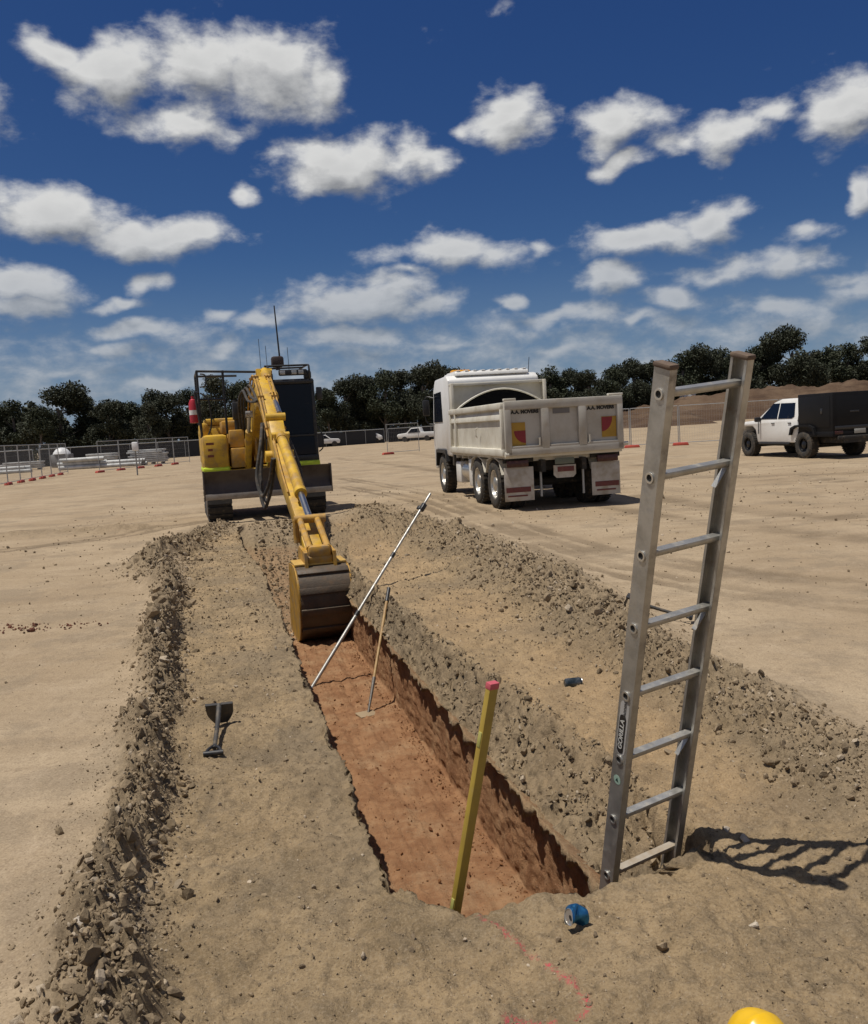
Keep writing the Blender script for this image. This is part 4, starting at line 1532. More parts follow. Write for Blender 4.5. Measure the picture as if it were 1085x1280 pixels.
for sx in (-1, 1):
    for y_ in (1.0, 2.35):
        for q in (0, 1):
            wheel(tk, (sx * (1.07 - q * .30), y_, .50), .50, .26, sx if q == 0 else sx, .29, HUB if q == 0 else DKIN)
    wheel(tk, (sx * 1.04, 6.1, .50), .50, .28, sx, .29, HUB)
    m_ = MB()
    for y_ in (1.0, 2.35):
        m_.tube([(sx * .95, y_ - .6, .80), (sx * .95, y_ - .45, 1.0), (sx * .95, y_, 1.06), (sx * .95, y_ + .45, 1.0), (sx * .95, y_ + .6, .80)], .02)
        m_.prism([(y_ - .62, .72), (y_ - .46, .99), (y_, 1.075), (y_ + .46, .99), (y_ + .62, .72), (y_ + .60, .72), (y_ + .45, .97), (y_, 1.06), (y_ - .45, .97), (y_ - .60, .72)], 'x', sx * .66, sx * 1.2)
    m_.build('mudguard', WHT2, tk)
    m_ = MB()
    m_.cyl((sx * .92, 3.25, .66), (sx * .92, 4.0, .66), .24, n=24) if sx < 0 else m_.box((sx * .95, 3.6, .66), (.45, 1.0, .5), bev=.05)
    m_.build('fuel_tank', HUB, tk)
    m_ = MB()
    m_.box((sx * .98, 3.05, .66), (.40, .30, .62), bev=.03)
    m_.cut()
    m_.box((sx * .98, 4.35, .62), (.36, .5, .5), bev=.03)
    m_.build('side_locker', WHT, tk)
    m_ = MB()
    m_.box((sx * .90, .20, .53), (.60, .012, .66), bev=.004)
    fl_ = m_.build('mudflap', mat('dusty flap', (.50, .47, .42, 1), .6, col2=(.34, .29, .22, 1), scale=4, amt=.8, dust=.4) if sx < 0 else bpy.data.materials['dusty flap'], tk)
    m_ = MB()
    m_.box((sx * .92, .190, .42), (.50, .006, .10))
    m_.box((sx * .92 - .02, .190, .30), (.40, .006, .03))
    m_.build('flap_print', mat('red print', (.15, .035, .03, 1), .6, col2=(.10, .03, .03, 1), scale=9, dust=.3) if sx < 0 else bpy.data.materials['red print'], fl_)
    m_ = MB()
    m_.box((sx * .93, .16, .93), (.44, .06, .13), bev=.015)
    m_.build('tail_light', REDL, tk)
    m_ = MB()
    m_.box((sx * .90, .22, 1.0), (.62, .05, .10), bev=.01)
    m_.build('light_bracket', DKIN, tk)
m_ = MB()
m_.box((.03, .14, .93), (.40, .012, .12), bev=.003)
m_.build('number_plate', mat('faded green plate', (.13, .15, .12, 1), .5), tk)
m_ = MB()
m_.prism([(-.20, .85), (.26, .85), (.26, .66), (.20, .60), (-.14, .60), (-.20, .66)], 'y', .15, .165)
ct = m_.build('centre_flap', bpy.data.materials['dusty flap'], tk)
m_ = MB()
m_.box((.05, .145, .77), (.34, .006, .10))
m_.build('flap_print', bpy.data.materials['red print'], ct)
m_ = MB()
m_.cyl((-.42, .3, .25), (-.42, .3, 1.0), .025)
m_.cut()
m_.cyl((.46, .3, .25), (.46, .3, 1.0), .025)
m_.build('tow_strut', GALV, tk)

# ---- utility with black canopy
ut = thing('utility_vehicle', (13.05, 28.4, 0), R(11), 'white dual cab utility with a black canopy, parked at the right edge of the site', 'utility vehicle')
m_ = MB()
HW = .90
m_.prism([(.32, .48), (2.55, .48), (2.66, .90), (2.85, 1.02), (3.33, 1.02), (3.52, .90), (3.60, .52), (4.02, .50), (4.06, .85), (3.98, 1.06), (3.75, 1.15), (2.45, 1.22), (.32, 1.22)], 'x', -HW, HW, bev=.05)
V = []
for z_, y0, y1, hw in ((1.18, .32, 2.62, .89), (1.30, .32, 2.42, .87), (1.76, .32, 1.72, .75), (1.86, .34, 1.40, .68)):
    V += [(-hw, y0, z_), (hw, y0, z_), (hw, y1, z_), (-hw, y1, z_)]
F = [(0, 1, 2, 3), (12, 15, 14, 13)]
for k in range(3):
    for i in range(4):
        F.append((k * 4 + i, k * 4 + (i + 1) % 4, (k + 1) * 4 + (i + 1) % 4, (k + 1) * 4 + i))
m_.add(V, F)
ub = m_.build('body', WHT, ut)
m_ = MB()
for sx in (-1, 1):
    def wp(y_, z_, o=.012):
        return (sx * (np.interp(z_, [1.18, 1.30, 1.76, 1.86], [.89, .87, .75, .68]) + o), y_, z_)
    for quad in (((.50, 1.30), (.62, 1.24), (1.36, 1.24), (1.36, 1.73), (.60, 1.72)), ((1.42, 1.24), (2.36, 1.25), (1.78, 1.73), (1.42, 1.73))):
        m_.cut()
        A = [wp(*q) for q in quad]
        B = [wp(*q, o=-.01) for q in quad]
        nq = len(A)
        m_.add(A + B, [tuple(range(nq)), tuple(range(2 * nq - 1, nq - 1, -1))] + [(i, (i + 1) % nq, nq + (i + 1) % nq, nq + i) for i in range(nq)])
m_.cut()
q = [(-.78, 2.44, 1.31), (.78, 2.44, 1.31), (.68, 1.90, 1.73), (-.68, 1.90, 1.73)]
m_.add(q + [(a, b - .03, c - .03) for a, b, c in q], [(0, 1, 2, 3), (7, 6, 5, 4)] + [(i, (i + 1) % 4, 4 + (i + 1) % 4, 4 + i) for i in range(4)])
m_.build('window', GLS, ub)
m_ = MB()
for sx in (-1, 1):
    for y_ in (.72, 1.62):
        m_.cut()
        m_.box((sx * (HW + .012), y_, 1.10), (.03, .17, .035), bev=.01)
m_.build('door_handle', mat('grey trim', (.12, .12, .12, 1), .4), ub)
m_ = MB()
for sx in (-1, 1):
    m_.cut()
    m_.box((sx * .80, 3.97, .97), (.22, .16, .14), (0, 0, -sx * .3), bev=.03)
m_.build('headlight', mat('headlight lens', (.06, .065, .07, 1), .1), ub)
m_ = MB()
for sx in (-1, 1):
    m_.cut()
    if False: m_.prism([(2.48, .55), (2.56, .95), (2.80, 1.10), (3.38, 1.10), (3.60, .95), (3.68, .55), (3.60, .55), (3.52, .9), (3.33, 1.02), (2.85, 1.02), (2.64, .9), (2.56, .55)], 'x', sx * (HW - .06) - .09, sx * (HW - .06) + .09)
    m_.cut()
    m_.box((sx * (HW + .10), 2.35, 1.24), (.22, .10, .16), bev=.04)
    m_.cut()
    m_.box((sx * (HW - .02), 1.6, .45), (.10, 1.7, .06), bev=.02)
    m_.cut()
    m_.box((sx * (HW + .005), 2.46, .98), (.02, .035, .42), bev=.006)
m_.cut()
m_.box((0, 4.04, .55), (1.5, .12, .2), bev=.04)
m_.build('black_trim', BLK, ut)
m_ = MB()
m_.box((0, -.56, 1.38), (1.82, 1.66, 1.14), bev=.025)
m_.box((0, -.56, .74), (1.84, 1.68, .16), bev=.02)
for sx in (-1, 1):
    m_.cut()
    m_.prism([(.66, .72), (.58, .95), (.34, 1.03), (-.34, 1.03), (-.58, .95), (-.66, .72), (-.58, .72), (-.50, .90), (-.30, .97), (.30, .97), (.50, .90), (.58, .72)], 'x', sx * .93 - .06, sx * .93 + .02)
can = m_.build('canopy', mat('black canopy', (.007, .007, .008, 1), .6, col2=(.012, .011, .011, 1), dust=.06, spec=.2), ut)
m_ = MB()
m_.box((-.915, -.56, 1.40), (.012, 1.42, .92), bev=.004)
m_.cut()
m_.box((0, -1.385, 1.36), (1.55, .012, .96), bev=.004)
m_.build('canopy_door', mat('black canopy door', (.009, .009, .010, 1), .5, dust=.06, spec=.2), can)
m_ = MB()
m_.box((-.925, -.9, 1.42), (.02, .10, .16), bev=.008)
m_.cut()
m_.box((-.2, -1.395, 1.38), (.3, .02, .05), bev=.008)
m_.cut()
m_.box((0, -1.40, .92), (1.7, .03, .10), bev=.01)
m_.build('latch', mat('latch grey', (.05, .05, .052, 1), .3, .5), can)
m_ = MB()
m_.box((0, -.5, .55), (1.2, 1.9, .16))
m_.box((0, -1.42, .62), (1.55, .10, .12), bev=.02)
m_.box((0, 1.7, .42), (.9, 3.4, .14))
for y_ in (0, 3.09):
    m_.cyl((-.7, y_, .38), (.7, y_, .38), .07)
m_.build('chassis', DKIN, ut)
m_ = MB()
m_.box((-.05, -1.43, .80), (.37, .012, .13), bev=.003)
m_.build('number_plate', mat('pale plate', (.36, .36, .33, 1), .5), ut)
m_ = MB()
for sx in (-1, 1):
    m_.cut()
    m_.box((sx * .72, -1.40, .78), (.26, .03, .10), bev=.01)
m_.build('tail_light', REDL, ut)
BRIM = mat('black rim', (.015, .015, .016, 1), .35, .3)
for y_ in (0, 3.09):
    for sx in (-1, 1):
        wheel(ut, (sx * .80, y_, .42), .42, .28, sx, .22, BRIM, treadn=36)
ut.scale = (1.06, 1.06, 1.06)

# ------------------------------------------------------------------ ladder
lp0 = Vector((.80214, 3.00687, 1.81474))
lu = Vector((.06524, -.28031, .95769)).normalized()
lw_ = Vector((.33738, .16641, .0501))
WID = lw_.length
lw_ = (lw_ - lu * lw_.dot(lu)).normalized()
ln_ = lu.cross(lw_)
foot_k = 7.55
lbase = lp0 + lw_ * WID / 2 - lu * (.305 * foot_k)
lad = thing('ladder', lbase, 0, 'tall dusty aluminium ladder section leaning out of the near right corner of the trench', 'ladder')
ML = Matrix((lw_, ln_, lu)).transposed().to_4x4()          # local: x across, y depth, z up
lad.rotation_euler = ML.to_euler()
top_z = .305 * foot_k + .095
RD = .078
for sx in (-1, 1):
    m_ = MB()
    xo = sx * (WID / 2 + .006)
    m_.box((xo, 0, top_z / 2), (.004, RD, top_z))
    for sy in (-1, 1):
        m_.box((xo - sx * .0165, sy * (RD / 2 - .002), top_z / 2), (.029, .004, top_z))
        m_.box((xo - sx * .030, sy * (RD / 2 - .006), top_z / 2), (.003, .012, top_z))
    rl_ = m_.build('side_rail', ALU, lad)
    m_ = MB()
    m_.box((xo - sx * .014, 0, top_z + .004), (.046, RD + .008, .020), bev=.007)
    m_.build('end_cap', mat('brown rubber cap', (.125, .085, .058, 1), .85, col2=(.075, .05, .036, 1), scale=12, dust=.4) if sx < 0 else bpy.data.materials['brown rubber cap'], rl_)
    m_ = MB()
    for k in range(8):
        z_ = .305 * (foot_k - k)
        if z_ > 0:
            m_.cut()
            m_.lathe([(.0135, 0), (.0135, .007), (.0205, .007), (.0205, 0)], (xo, 0, z_), (sx, 0, 0), 20)
    m_.build('rung_ferrule', mat('bright aluminium', (.62, .61, .58, 1), .32, .85, scale=9) if sx < 0 else bpy.data.materials['bright aluminium'], rl_)
for k in range(8):
    z_ = .305 * (foot_k - k)
    if z_ < 0:
        continue
    m_ = MB()
    ring = [(.0175 * math.cos(a), .0175 * math.sin(a)) for a in np.linspace(math.pi, 2 * math.pi, 9)]
    ring += [(.0175, .004), (.0150, .011), (-.0150, .011), (-.0175, .004)]
    ring = [(p * 1.05, z_ + q + .002) for p, q in ring]
    m_.prism(ring, 'x', -WID / 2 - .001, WID / 2 + .001)
    rg2 = m_.build('rung', ALU if k < 7 else mat('dirt caked rung', (.40, .36, .30, 1), .7, .2, col2=(.28, .22, .15, 1), dust=.7), lad)
    if k in (1, 3, 5):
        m_ = MB()
        for sx in (-1, 1):
            m_.cut()
            m_.box((sx * (WID / 2 - .035), .0, z_ - .045), (.004, .022, .105), (0, sx * .60, 0))
        m_.build('rung_brace', ALU, rg2)
# dark discs stand in for the shade inside the hollow rung ends
m_ = MB()
for sx in (-1, 1):
    for k in range(8):
        z_ = .305 * (foot_k - k)
        if z_ > 0:
            m_.cut()
            m_.cyl((sx * (WID / 2 + .0086), 0, z_), (sx * (WID / 2 + .0092), 0, z_), .0132, n=20)
m_.build('rung_hole_shade', mat('painted hollow shade', (.012, .011, .010, 1), .9), lad)
# label on the outer face of the left rail: local -x
zc = .305 * (foot_k - 4.50)
xo = -(WID / 2 + .0082)
ML2 = Matrix(((0, 0, -1, 0), (0, 1, 0, 0), (1, 0, 0, 0), (0, 0, 0, 1)))     # text x -> up, text y -> depth, normal -> -x
ML2 = Matrix(((0, 0, -1, xo - .0012), (0, 1, 0, 0), (1, 0, 0, zc), (0, 0, 0, 1)))
ML2 = Matrix(((0, 0, -1, xo - .0012), (0, -1, 0, 0), (-1, 0, 0, zc), (0, 0, 0, 1))) if False else ML2


def stadium(hz, hy, n=9):
    o = []
    for k in range(n):
        a = -math.pi / 2 + math.pi * k / (n - 1)
        o.append((hz - hy + hy * math.cos(a), hy * math.sin(a)))
    for k in range(n):
        a = math.pi / 2 + math.pi * k / (n - 1)
        o.append((-hz + hy + hy * math.cos(a), hy * math.sin(a)))
    return o


m_ = MB()
m_.prism([(y_, zc + z_) for z_, y_ in stadium(.128, .026)], 'x', xo - .0006, xo)
st_ = m_.build('maker_label', mat('silver sticker', (.50, .49, .47, 1), .4, .2, scale=14, dust=.2), lad)
m_ = MB()
m_.prism([(y_ + .003, zc - .030 + z_) for z_, y_ in stadium(.092, .019)], 'x', xo - .0012, xo - .0006)
m_.build('label_panel', mat('black sticker', (.022, .02, .02, 1), .4), st_)
text_obj('lettering', 'GORILLA', .033, mat('pale lettering', (.55, .54, .50, 1), .5), st_, ML2 @ Matrix.Translation((-.030, .003 * 1, .0008)) @ Matrix.Identity(4), .0004, .0006, sx=1.05)
text_obj('lettering', 'LADDERS', .018, mat('dark lettering', (.06, .055, .05, 1), .5), st_, ML2 @ Matrix.Translation((.090, -.004, .0002)), .0004, .0002)
m_ = MB()
zs_ = .305 * (foot_k - 5.33)
m_.prism([(.021 * math.cos(a), zs_ + .021 * math.sin(a)) for a in np.linspace(0, 2 * math.pi, 20, endpoint=False)], 'x', xo - .0006, xo)
gs_ = m_.build('round_sticker', mat('pale green sticker', (.33, .46, .37, 1), .5, scale=30, dust=.25), lad)
m_ = MB()
m_.prism([(-.009, zs_ - .008), (.009, zs_ - .008), (0, zs_ + .011)], 'x', xo - .0012, xo - .0006)
m_.build('sticker_mark', mat('dark green mark', (.015, .06, .045, 1), .5), gs_)


def stick(name, p0, label, cat, p1):
    """thing with its base at p0 and local +z towards p1"""
    p0, p1 = Vector(p0), Vector(p1)
    t = thing(name, p0, 0, label, cat)
    t.rotation_euler = (p1 - p0).to_track_quat('Z', 'Y').to_euler()
    return t, (p1 - p0).length


# ------------------------------------------------------------------ level staff leaning across the trench
p0 = gnd(389, 861, -1.0)
best_ = None
for Yq in np.arange(9.3, 13.5, .05):
    q = aty(538, 617, Yq)
    L = np.linalg.norm(q - p0)
    e_ = abs(L - 2.75)
    if best_ is None or e_ < best_[0]:
        best_ = (e_, q, L)
p1 = best_[1]
t, L = stick('levelling_staff', p0, 'long thin grey levelling staff leaning across the trench in front of the bucket', 'levelling staff', p1)
m_ = MB()
m_.cyl((0, 0, 0), (0, 0, L * .36), .021, n=12)
m_.cyl((0, 0, L * .36), (0, 0, L * .66), .018, n=12)
m_.cyl((0, 0, L * .66), (0, 0, L), .015, n=12)
m_.build('pole', ALU, t)
m_ = MB()
for q in (.36, .66):
    m_.cut()
    m_.cyl((0, 0, L * q - .03), (0, 0, L * q + .03), .025, n=12)
m_.build('joint_clip', BLK, t)
m_ = MB()
m_.box((0, -.01, L * .925), (.05, .06, .11), bev=.012)
m_.box((.03, .015, L * .915), (.05, .03, .05), bev=.008)
m_.build('clamp', BLK, t)

# ------------------------------------------------------------------ long handled hoe
p0 = gnd(460, 893, -.985)
best_ = None
for Yq in np.arange(8.0, 10.5, .03):
    q = aty(486, 736, Yq)
    e_ = abs(np.linalg.norm(q - p0) - 1.45)
    if best_ is None or e_ < best_[0]:
        best_ = (e_, q)
WOOD = mat('ash handle', (.40, .255, .10, 1), .55, col2=(.27, .15, .055, 1), scale=11, amt=.9, dust=.25)
t, L = stick('hoe', p0, 'wooden handled hoe standing head down on the orange trench floor beside the staff', 'hoe', best_[1])
m_ = MB()
m_.cyl((0, 0, .34), (0, 0, L), .0145, .0165, n=12)
m_.build('handle', WOOD, t)
m_ = MB()
m_.cyl((0, 0, L - .16), (0, 0, L + .01), .020, n=12)
m_.build('grip', BLK, t)
m_ = MB()
m_.cyl((0, 0, .02), (0, 0, .40), .011, .019, n=12)
m_.build('socket', STEEL, t)
mi = t.rotation_euler.to_matrix().inverted()
m_ = MB()
m_.box(mi @ Vector((-.01, -.02, .012)), (.19, .13, .012), mi @ Euler((.12, .05, .6)).to_matrix(), bev=.004)
m_.build('head', mat('clay caked steel', (.30, .22, .13, 1), .7, dust=.6), t)

# ------------------------------------------------------------------ yellow box level
p0, p1 = Vector((-.185, 3.30, -.99)), Vector((.178, 3.115, .80))
t, L = stick('box_level', p0, 'yellow box level with pink end cap standing upright at the near end of the trench', 'spirit level', p1)
az_ = (p1 - p0).normalized()
ax_ = Vector((math.cos(R(38)), math.sin(R(38)), 0))
ax_ = (ax_ - az_ * ax_.dot(az_)).normalized()
t.rotation_euler = Matrix((ax_, az_.cross(ax_), az_)).transposed().to_euler()
LV = mat('level yellow', (.36, .25, .04, 1), .45, col2=(.25, .17, .033, 1), scale=7, dust=.22)
m_ = MB()
m_.box((0, 0, L / 2), (.042, .024, L - .02), bev=.0015)
m_.build('beam', LV, t)
m_ = MB()
m_.box((0, 0, L - .008), (.045, .027, .024), bev=.0015)
m_.cut()
m_.box((0, 0, .008), (.050, .027, .022), bev=.004)
m_.build('end_cap', mat('pink cap', (.55, .105, .13, 1), .5, scale=20, dust=.15), t)
m_ = MB()
for z_ in (L * .5, L - .22, .22):
    m_.cut()
    m_.box((-.0215, 0, z_), (.004, .016, .06), bev=.001)
m_.build('vial', mat('vial', (.42, .40, .12, 1), .2), t)


# ------------------------------------------------------------------ hand tools, cans, hard hat
def spade(name, loc, rotz, label, tilt):
    t = thing(name, loc, rotz, label, 'spade')
    m_ = MB()
    # shaft from the raised blade end (y=+) down to the grip at the origin
    m_.tube([(0, .02, .030), (0, .18, .055), (0, .40, .10), (0, .52, .145), (0, .575, .165)], [.015, .016, .018, .021, .024], n=12)
    sh = m_.build('shaft', mat('dusty black steel', (.055, .052, .048, 1), .55, .3, col2=(.10, .09, .075, 1), scale=9, dust=.4) if name + '_m' not in bpy.data.materials else None, t)
    m_ = MB()
    m_.tube([(0, .05, .04), (-.035, .0, .036), (-.055, -.055, .024)], .011, n=10)
    m_.tube([(0, .05, .04), (.035, .0, .036), (.055, -.055, .024)], .011, n=10)
    m_.cyl((-.068, -.060, .024), (.068, -.060, .024), .019, n=14)
    m_.build('grip', BLK, t)
    # blade hanging from the socket, its hollow face turned to the grip
    m_ = MB()
    V, F = [], []
    nx, nz = 12, 9
    for j in range(nz):
        q = j / (nz - 1)
        hw = .105 * (1 - .10 * q - .42 * max(0, q - .45) ** 1.5 / .55 ** 1.5)
        for i in range(nx):
            x_ = -1 + 2 * i / (nx - 1)
            cx_ = -.030 * (x_ * x_) * (1 - .5 * q)
            V.append((x_ * hw, .560 + .055 * q + cx_ * -.6, .175 - .160 * q))
    o_ = len(V)
    V += [(a, b + .004, c + .003) for a, b, c in V]
    for j in range(nz - 1):
        for i in range(nx - 1):
            a = j * nx + i
            F += [(a, a + 1, a + nx + 1, a + nx), (o_ + a, o_ + a + nx, o_ + a + nx + 1, o_ + a + 1)]
    per_ = [i for i in range(nx)] + [j * nx + nx - 1 for j in range(1, nz)] + [(nz - 1) * nx + i for i in range(nx - 2, -1, -1)] + [j * nx for j in range(nz - 2, 0, -1)]
    for a, b in zip(per_, per_[1:] + per_[:1]):
        F.append((a, o_ + a, o_ + b, b))
    m_.add(V, F)
    m_.box((-.058, .572, .178), (.090, .034, .006), (.2, 0, 0))
    m_.box((.058, .572, .178), (.090, .034, .006), (.2, 0, 0))
    m_.build('blade', mat('worn spade blade', (.06, .055, .05, 1), .55, .3, col2=(.03, .028, .025, 1), scale=8, dust=.3), t)
    t.rotation_euler = (tilt, 0, rotz)
    t.scale = (.82, .82, .82)
    return t


p = gnd(268, 942)
z_ = h1(p[0], p[1])
p = gnd(268, 942, z_)
sp1_ = spade('spade', (p[0], p[1], h1(p[0], p[1]) - .005), R(9), 'short dark spade with D grip lying on the strip left of the trench', 0)
p = gnd(856, 778)
z_ = h1(p[0], p[1])
p = gnd(856, 778, z_)
sp2_ = spade('spade', (p[0], p[1], h1(p[0], p[1]) + .03), R(70), 'dark D grip spade half hidden behind the ladder on the low bank', .1)


def can(loc, rot, m1, label, crush):
    t = thing('drink_can', loc, 0, label, 'drink can')
    t.rotation_euler = rot
    m_ = MB()
    n, prof = 28, [(.024, 0), (.027, .004), (.033, .012), (.033, .104), (.0265, .116)]
    prof = [(.024, 0), (.027, .004)] + [(.033, .012 + .092 * k / 10) for k in range(11)] + [(.0265, .116)]
    V, F = [], []
    for r_, h_ in prof:
        for i in range(n):
            a = 2 * math.pi * i / n
            V.append(Vector((r_ * math.cos(a), r_ * math.sin(a), h_)))
    for j in range(len(prof) - 1):
        for i in range(n):
            F.append((j * n + i, j * n + (i + 1) % n, (j + 1) * n + (i + 1) % n, (j + 1) * n + i))
    F.append(tuple(range(n))[::-1])

    def sq(v):
        if crush:
            q = v.z / .116
            f_ = 1 - .42 * math.exp(-((q - .5) / .2) ** 2)
            bend = math.exp(-((q - .5) / .25) ** 2)
            v = Vector((v.x * f_ * .92 + .020 * (q - .5) ** 2 * 4 - .02, v.y * (1 + .12 * bend), .022 + (v.z - .0) * .66))
            v += Vector((.0035 * math.sin(v.z * 160 + v.y * 90), .003 * math.sin(v.z * 120 + 2 + v.x * 100), 0))
        return v
    V = [sq(v) for v in V]
    m_.add(V, F)
    b = m_.build('can_body', m1, t)
    m_ = MB()
    m_.lathe([(.0265, .1155), (.0275, .1185), (.0255, .1195), (.0240, .1160), (.0005, .1158)], (0, 0, 0), (0, 0, 1), n)
    m_.V = [tuple(sq(Vector(v))) for v in m_.V]
    m_.build('can_lid', bpy.data.materials['bright aluminium'], t)
    m_ = MB()
    m_.V, m_.Fc, m_.M = [], [], []
    m_.prism([(.010 * math.cos(a) + .010, .008 * math.sin(a)) for a in np.linspace(0, 2 * math.pi, 14, endpoint=False)], 'z', .1162, .1168)
    m_.V = [tuple(sq(Vector(v))) for v in m_.V]
    m_.build('can_opening_shade', bpy.data.materials['painted hollow shade'], t)  # dark patch on the lid painted as the shade inside the opening
    return t


p = gnd(727, 1157)
z_ = h1(p[0], p[1])
p = gnd(727, 1157, z_)
BLU = mat('blue can', (.035, .175, .36, 1), .28, .75, col2=(.02, .10, .24, 1), scale=24, amt=.8)
c1_ = can((p[0] + .036, p[1] + .020, z_ + .022), (R(74), R(4), R(-63)), BLU, 'crushed bright blue drink can on the bare ground in front of the ladder', True)
p = gnd(716, 859)
z_ = h1(p[0], p[1])
p = gnd(716, 859, z_)
BKC = mat('dark can', (.03, .045, .055, 1), .3, .6, col2=(.16, .17, .18, 1), scale=22, amt=.9, dust=.2)
c2_ = can((p[0] - .055, p[1] - .005, z_ + .030), (R(90), 0, R(98)), BKC, 'dark blue-black drink can lying on the earth bench right of the trench', False)

p = gnd(953, 1306)
HS = .84
ht = thing('hard_hat', (p[0] + .0, p[1] - .02, h1(p[0], p[1])), R(200), 'yellow hard hat lying on the ground at the bottom right corner', 'hard hat')
m_ = MB()
V, F = [], []
n, mrow = 40, 14
for j in range(mrow + 1):
    q = j / mrow * math.pi / 2
    for i in range(n):
        a = 2 * math.pi * i / n
        r_ = 1 + .012 * math.cos(4 * a) * math.sin(q)
        rid = .006 * math.exp(-(math.sin(a) * math.cos(q) / .12) ** 2) if j > 2 else 0
        V.append((.104 * math.cos(a) * math.cos(q) * r_, .128 * math.sin(a) * math.cos(q) * r_, .03 + (.118 + rid) * math.sin(q)))
for j in range(mrow):
    for i in range(n):
        F.append((j * n + i, j * n + (i + 1) % n, (j + 1) * n + (i + 1) % n, (j + 1) * n + i))
m_.add(V, F)
HY = mat('hard hat plastic', (.72, .43, .012, 1), .25, scale=5, dust=.12)
sh_ = m_.build('shell', HY, ht, angle=60)
m_ = MB()
V, F = [], []
for k, (rr, dz) in enumerate(((1.0, .03), (1.12, .022), (1.12, .018), (1.0, .024))):
    for i in range(n):
        a = 2 * math.pi * i / n
        ex_ = 1 + (.30 * max(0, math.sin(a)) ** 3 if k in (1, 2) else 0)
        V.append((.104 * rr * math.cos(a), .128 * rr * ex_ * math.sin(a), dz - (.02 * max(0, math.sin(a)) ** 3 if k in (1, 2) else 0)))
for k in range(3):
    for i in range(n):
        F.append((k * n + i, k * n + (i + 1) % n, (k + 1) * n + (i + 1) % n, (k + 1) * n + i))
m_.add(V, F)
m_.build('brim', HY, ht)
ht.scale = (HS, HS, HS)
ht.location.y += .03

# ------------------------------------------------------------------ far ground features
BRN = bpy.data.materials.new('red earth bank')
BRN.use_nodes = True
g = G(BRN.node_tree)
b = BRN.node_tree.nodes['Principled BSDF']
oc = g.n('ShaderNodeTexCoord').outputs['Object']
c = g.mix(g.ramp(g.noise(oc, .12, 7, .65), .35, .65), (.085, .053, .034, 1), (.135, .092, .060, 1))
c = g.mix(g.m('MULTIPLY', g.ramp(g.noise(g.v('MULTIPLY', oc, (.25, 1, 2.5)), .5, 6, .6), .45, .65), .6), c, (.055, .034, .024, 1))
g.put(b.inputs['Base Color'], c)
b.inputs['Roughness'].default_value = .95
b.inputs['Specular IOR Level'].default_value = .1
bp = g.n('ShaderNodeBump')
bp.inputs['Strength'].default_value = .8
bp.inputs['Distance'].default_value = .4
g.put(bp.inputs['Height'], g.noise(oc, .8, 7, .65))
g.put(b.inputs['Normal'], bp.outputs[0])


def mound(name, x0, x1, yc, prof, nx, ny, wid, seed, m):
    """long heap of earth; prof = [(x, height)]"""
    xs = np.linspace(x0, x1, nx)
    us = np.linspace(-1, 1, ny)
    X_, U_q = np.meshgrid(xs, us, indexing='ij')
    H_ = np.interp(X_, [p[0] for p in prof], [p[1] for p in prof])
    sh = np.clip(1.25 - np.abs(U_q) * 1.25, 0, 1) ** .8
    sh = np.where(np.abs(U_q) < .35, np.maximum(sh, .93), sh)
    Yq = yc(X_) + U_q * wid
    Zq = H_ * np.minimum(sh, 1) * (1 + .10 * fbm(X_ * .10, Yq * .1, octv=4, seed=seed)) + .12 * H_ * fbm(X_ * .5, Yq * .5, octv=4, seed=seed + 1) * sh - .15 * (1 - sh)
    me_ = bpy.data.meshes.new(name)
    V = np.stack([X_, Yq, Zq], -1).reshape(-1, 3)
    F = [(i * ny + j, (i + 1) * ny + j, (i + 1) * ny + j + 1, i * ny + j + 1) for i in range(nx - 1) for j in range(ny - 1)]
    me_.from_pydata(V.tolist(), [], F)
    me_.polygons.foreach_set('use_smooth', [True] * len(F))
    me_.materials.append(m)
    o = bpy.data.objects.new(name, me_)
    COL.objects.link(o)
    return o


o = mound('earth_bank', 24, 140, lambda x: 146 + .05 * (x - 30), [(24, .3), (30, 2.2), (38, 3.4), (55, 4.3), (75, 5.0), (140, 5.5)], 260, 22, 12, 91, BRN)
tag(o, kind='structure')
o = mound('soil_heap', 24.5, 38, lambda x: 118 + 0 * x, [(24.5, 0), (28, 1.1), (32, 2.3), (34.5, 2.2), (38, 0)], 60, 18, 6, 95, BRN)
tag(o, 'low heap of brown soil behind the tipper, in front of the long earth bank', 'soil heap')

# ------------------------------------------------------------------ trees
LEAFS = []
for k, (ca, cb_) in enumerate((((.032, .040, .020, 1), (.046, .052, .027, 1)), ((.030, .036, .020, 1), (.048, .052, .030, 1)), ((.040, .045, .026, 1), (.058, .060, .036, 1)))):
    m = bpy.data.materials.new('eucalypt leaves')
    m.use_nodes = True
    g = G(m.node_tree)
    b = m.node_tree.nodes['Principled BSDF']
    v_ = g.n('ShaderNodeAttribute', attribute_name='vary').outputs['Fac']
    g.put(b.inputs['Base Color'], g.mix(v_, ca, cb_))
    b.inputs['Roughness'].default_value = .65
    b.inputs['Specular IOR Level'].default_value = .25
    LEAFS.append(m)
BARK = mat('pale bark', (.16, .135, .11, 1), .9, col2=(.07, .055, .045, 1), scale=3, amt=.9, bump=.4)


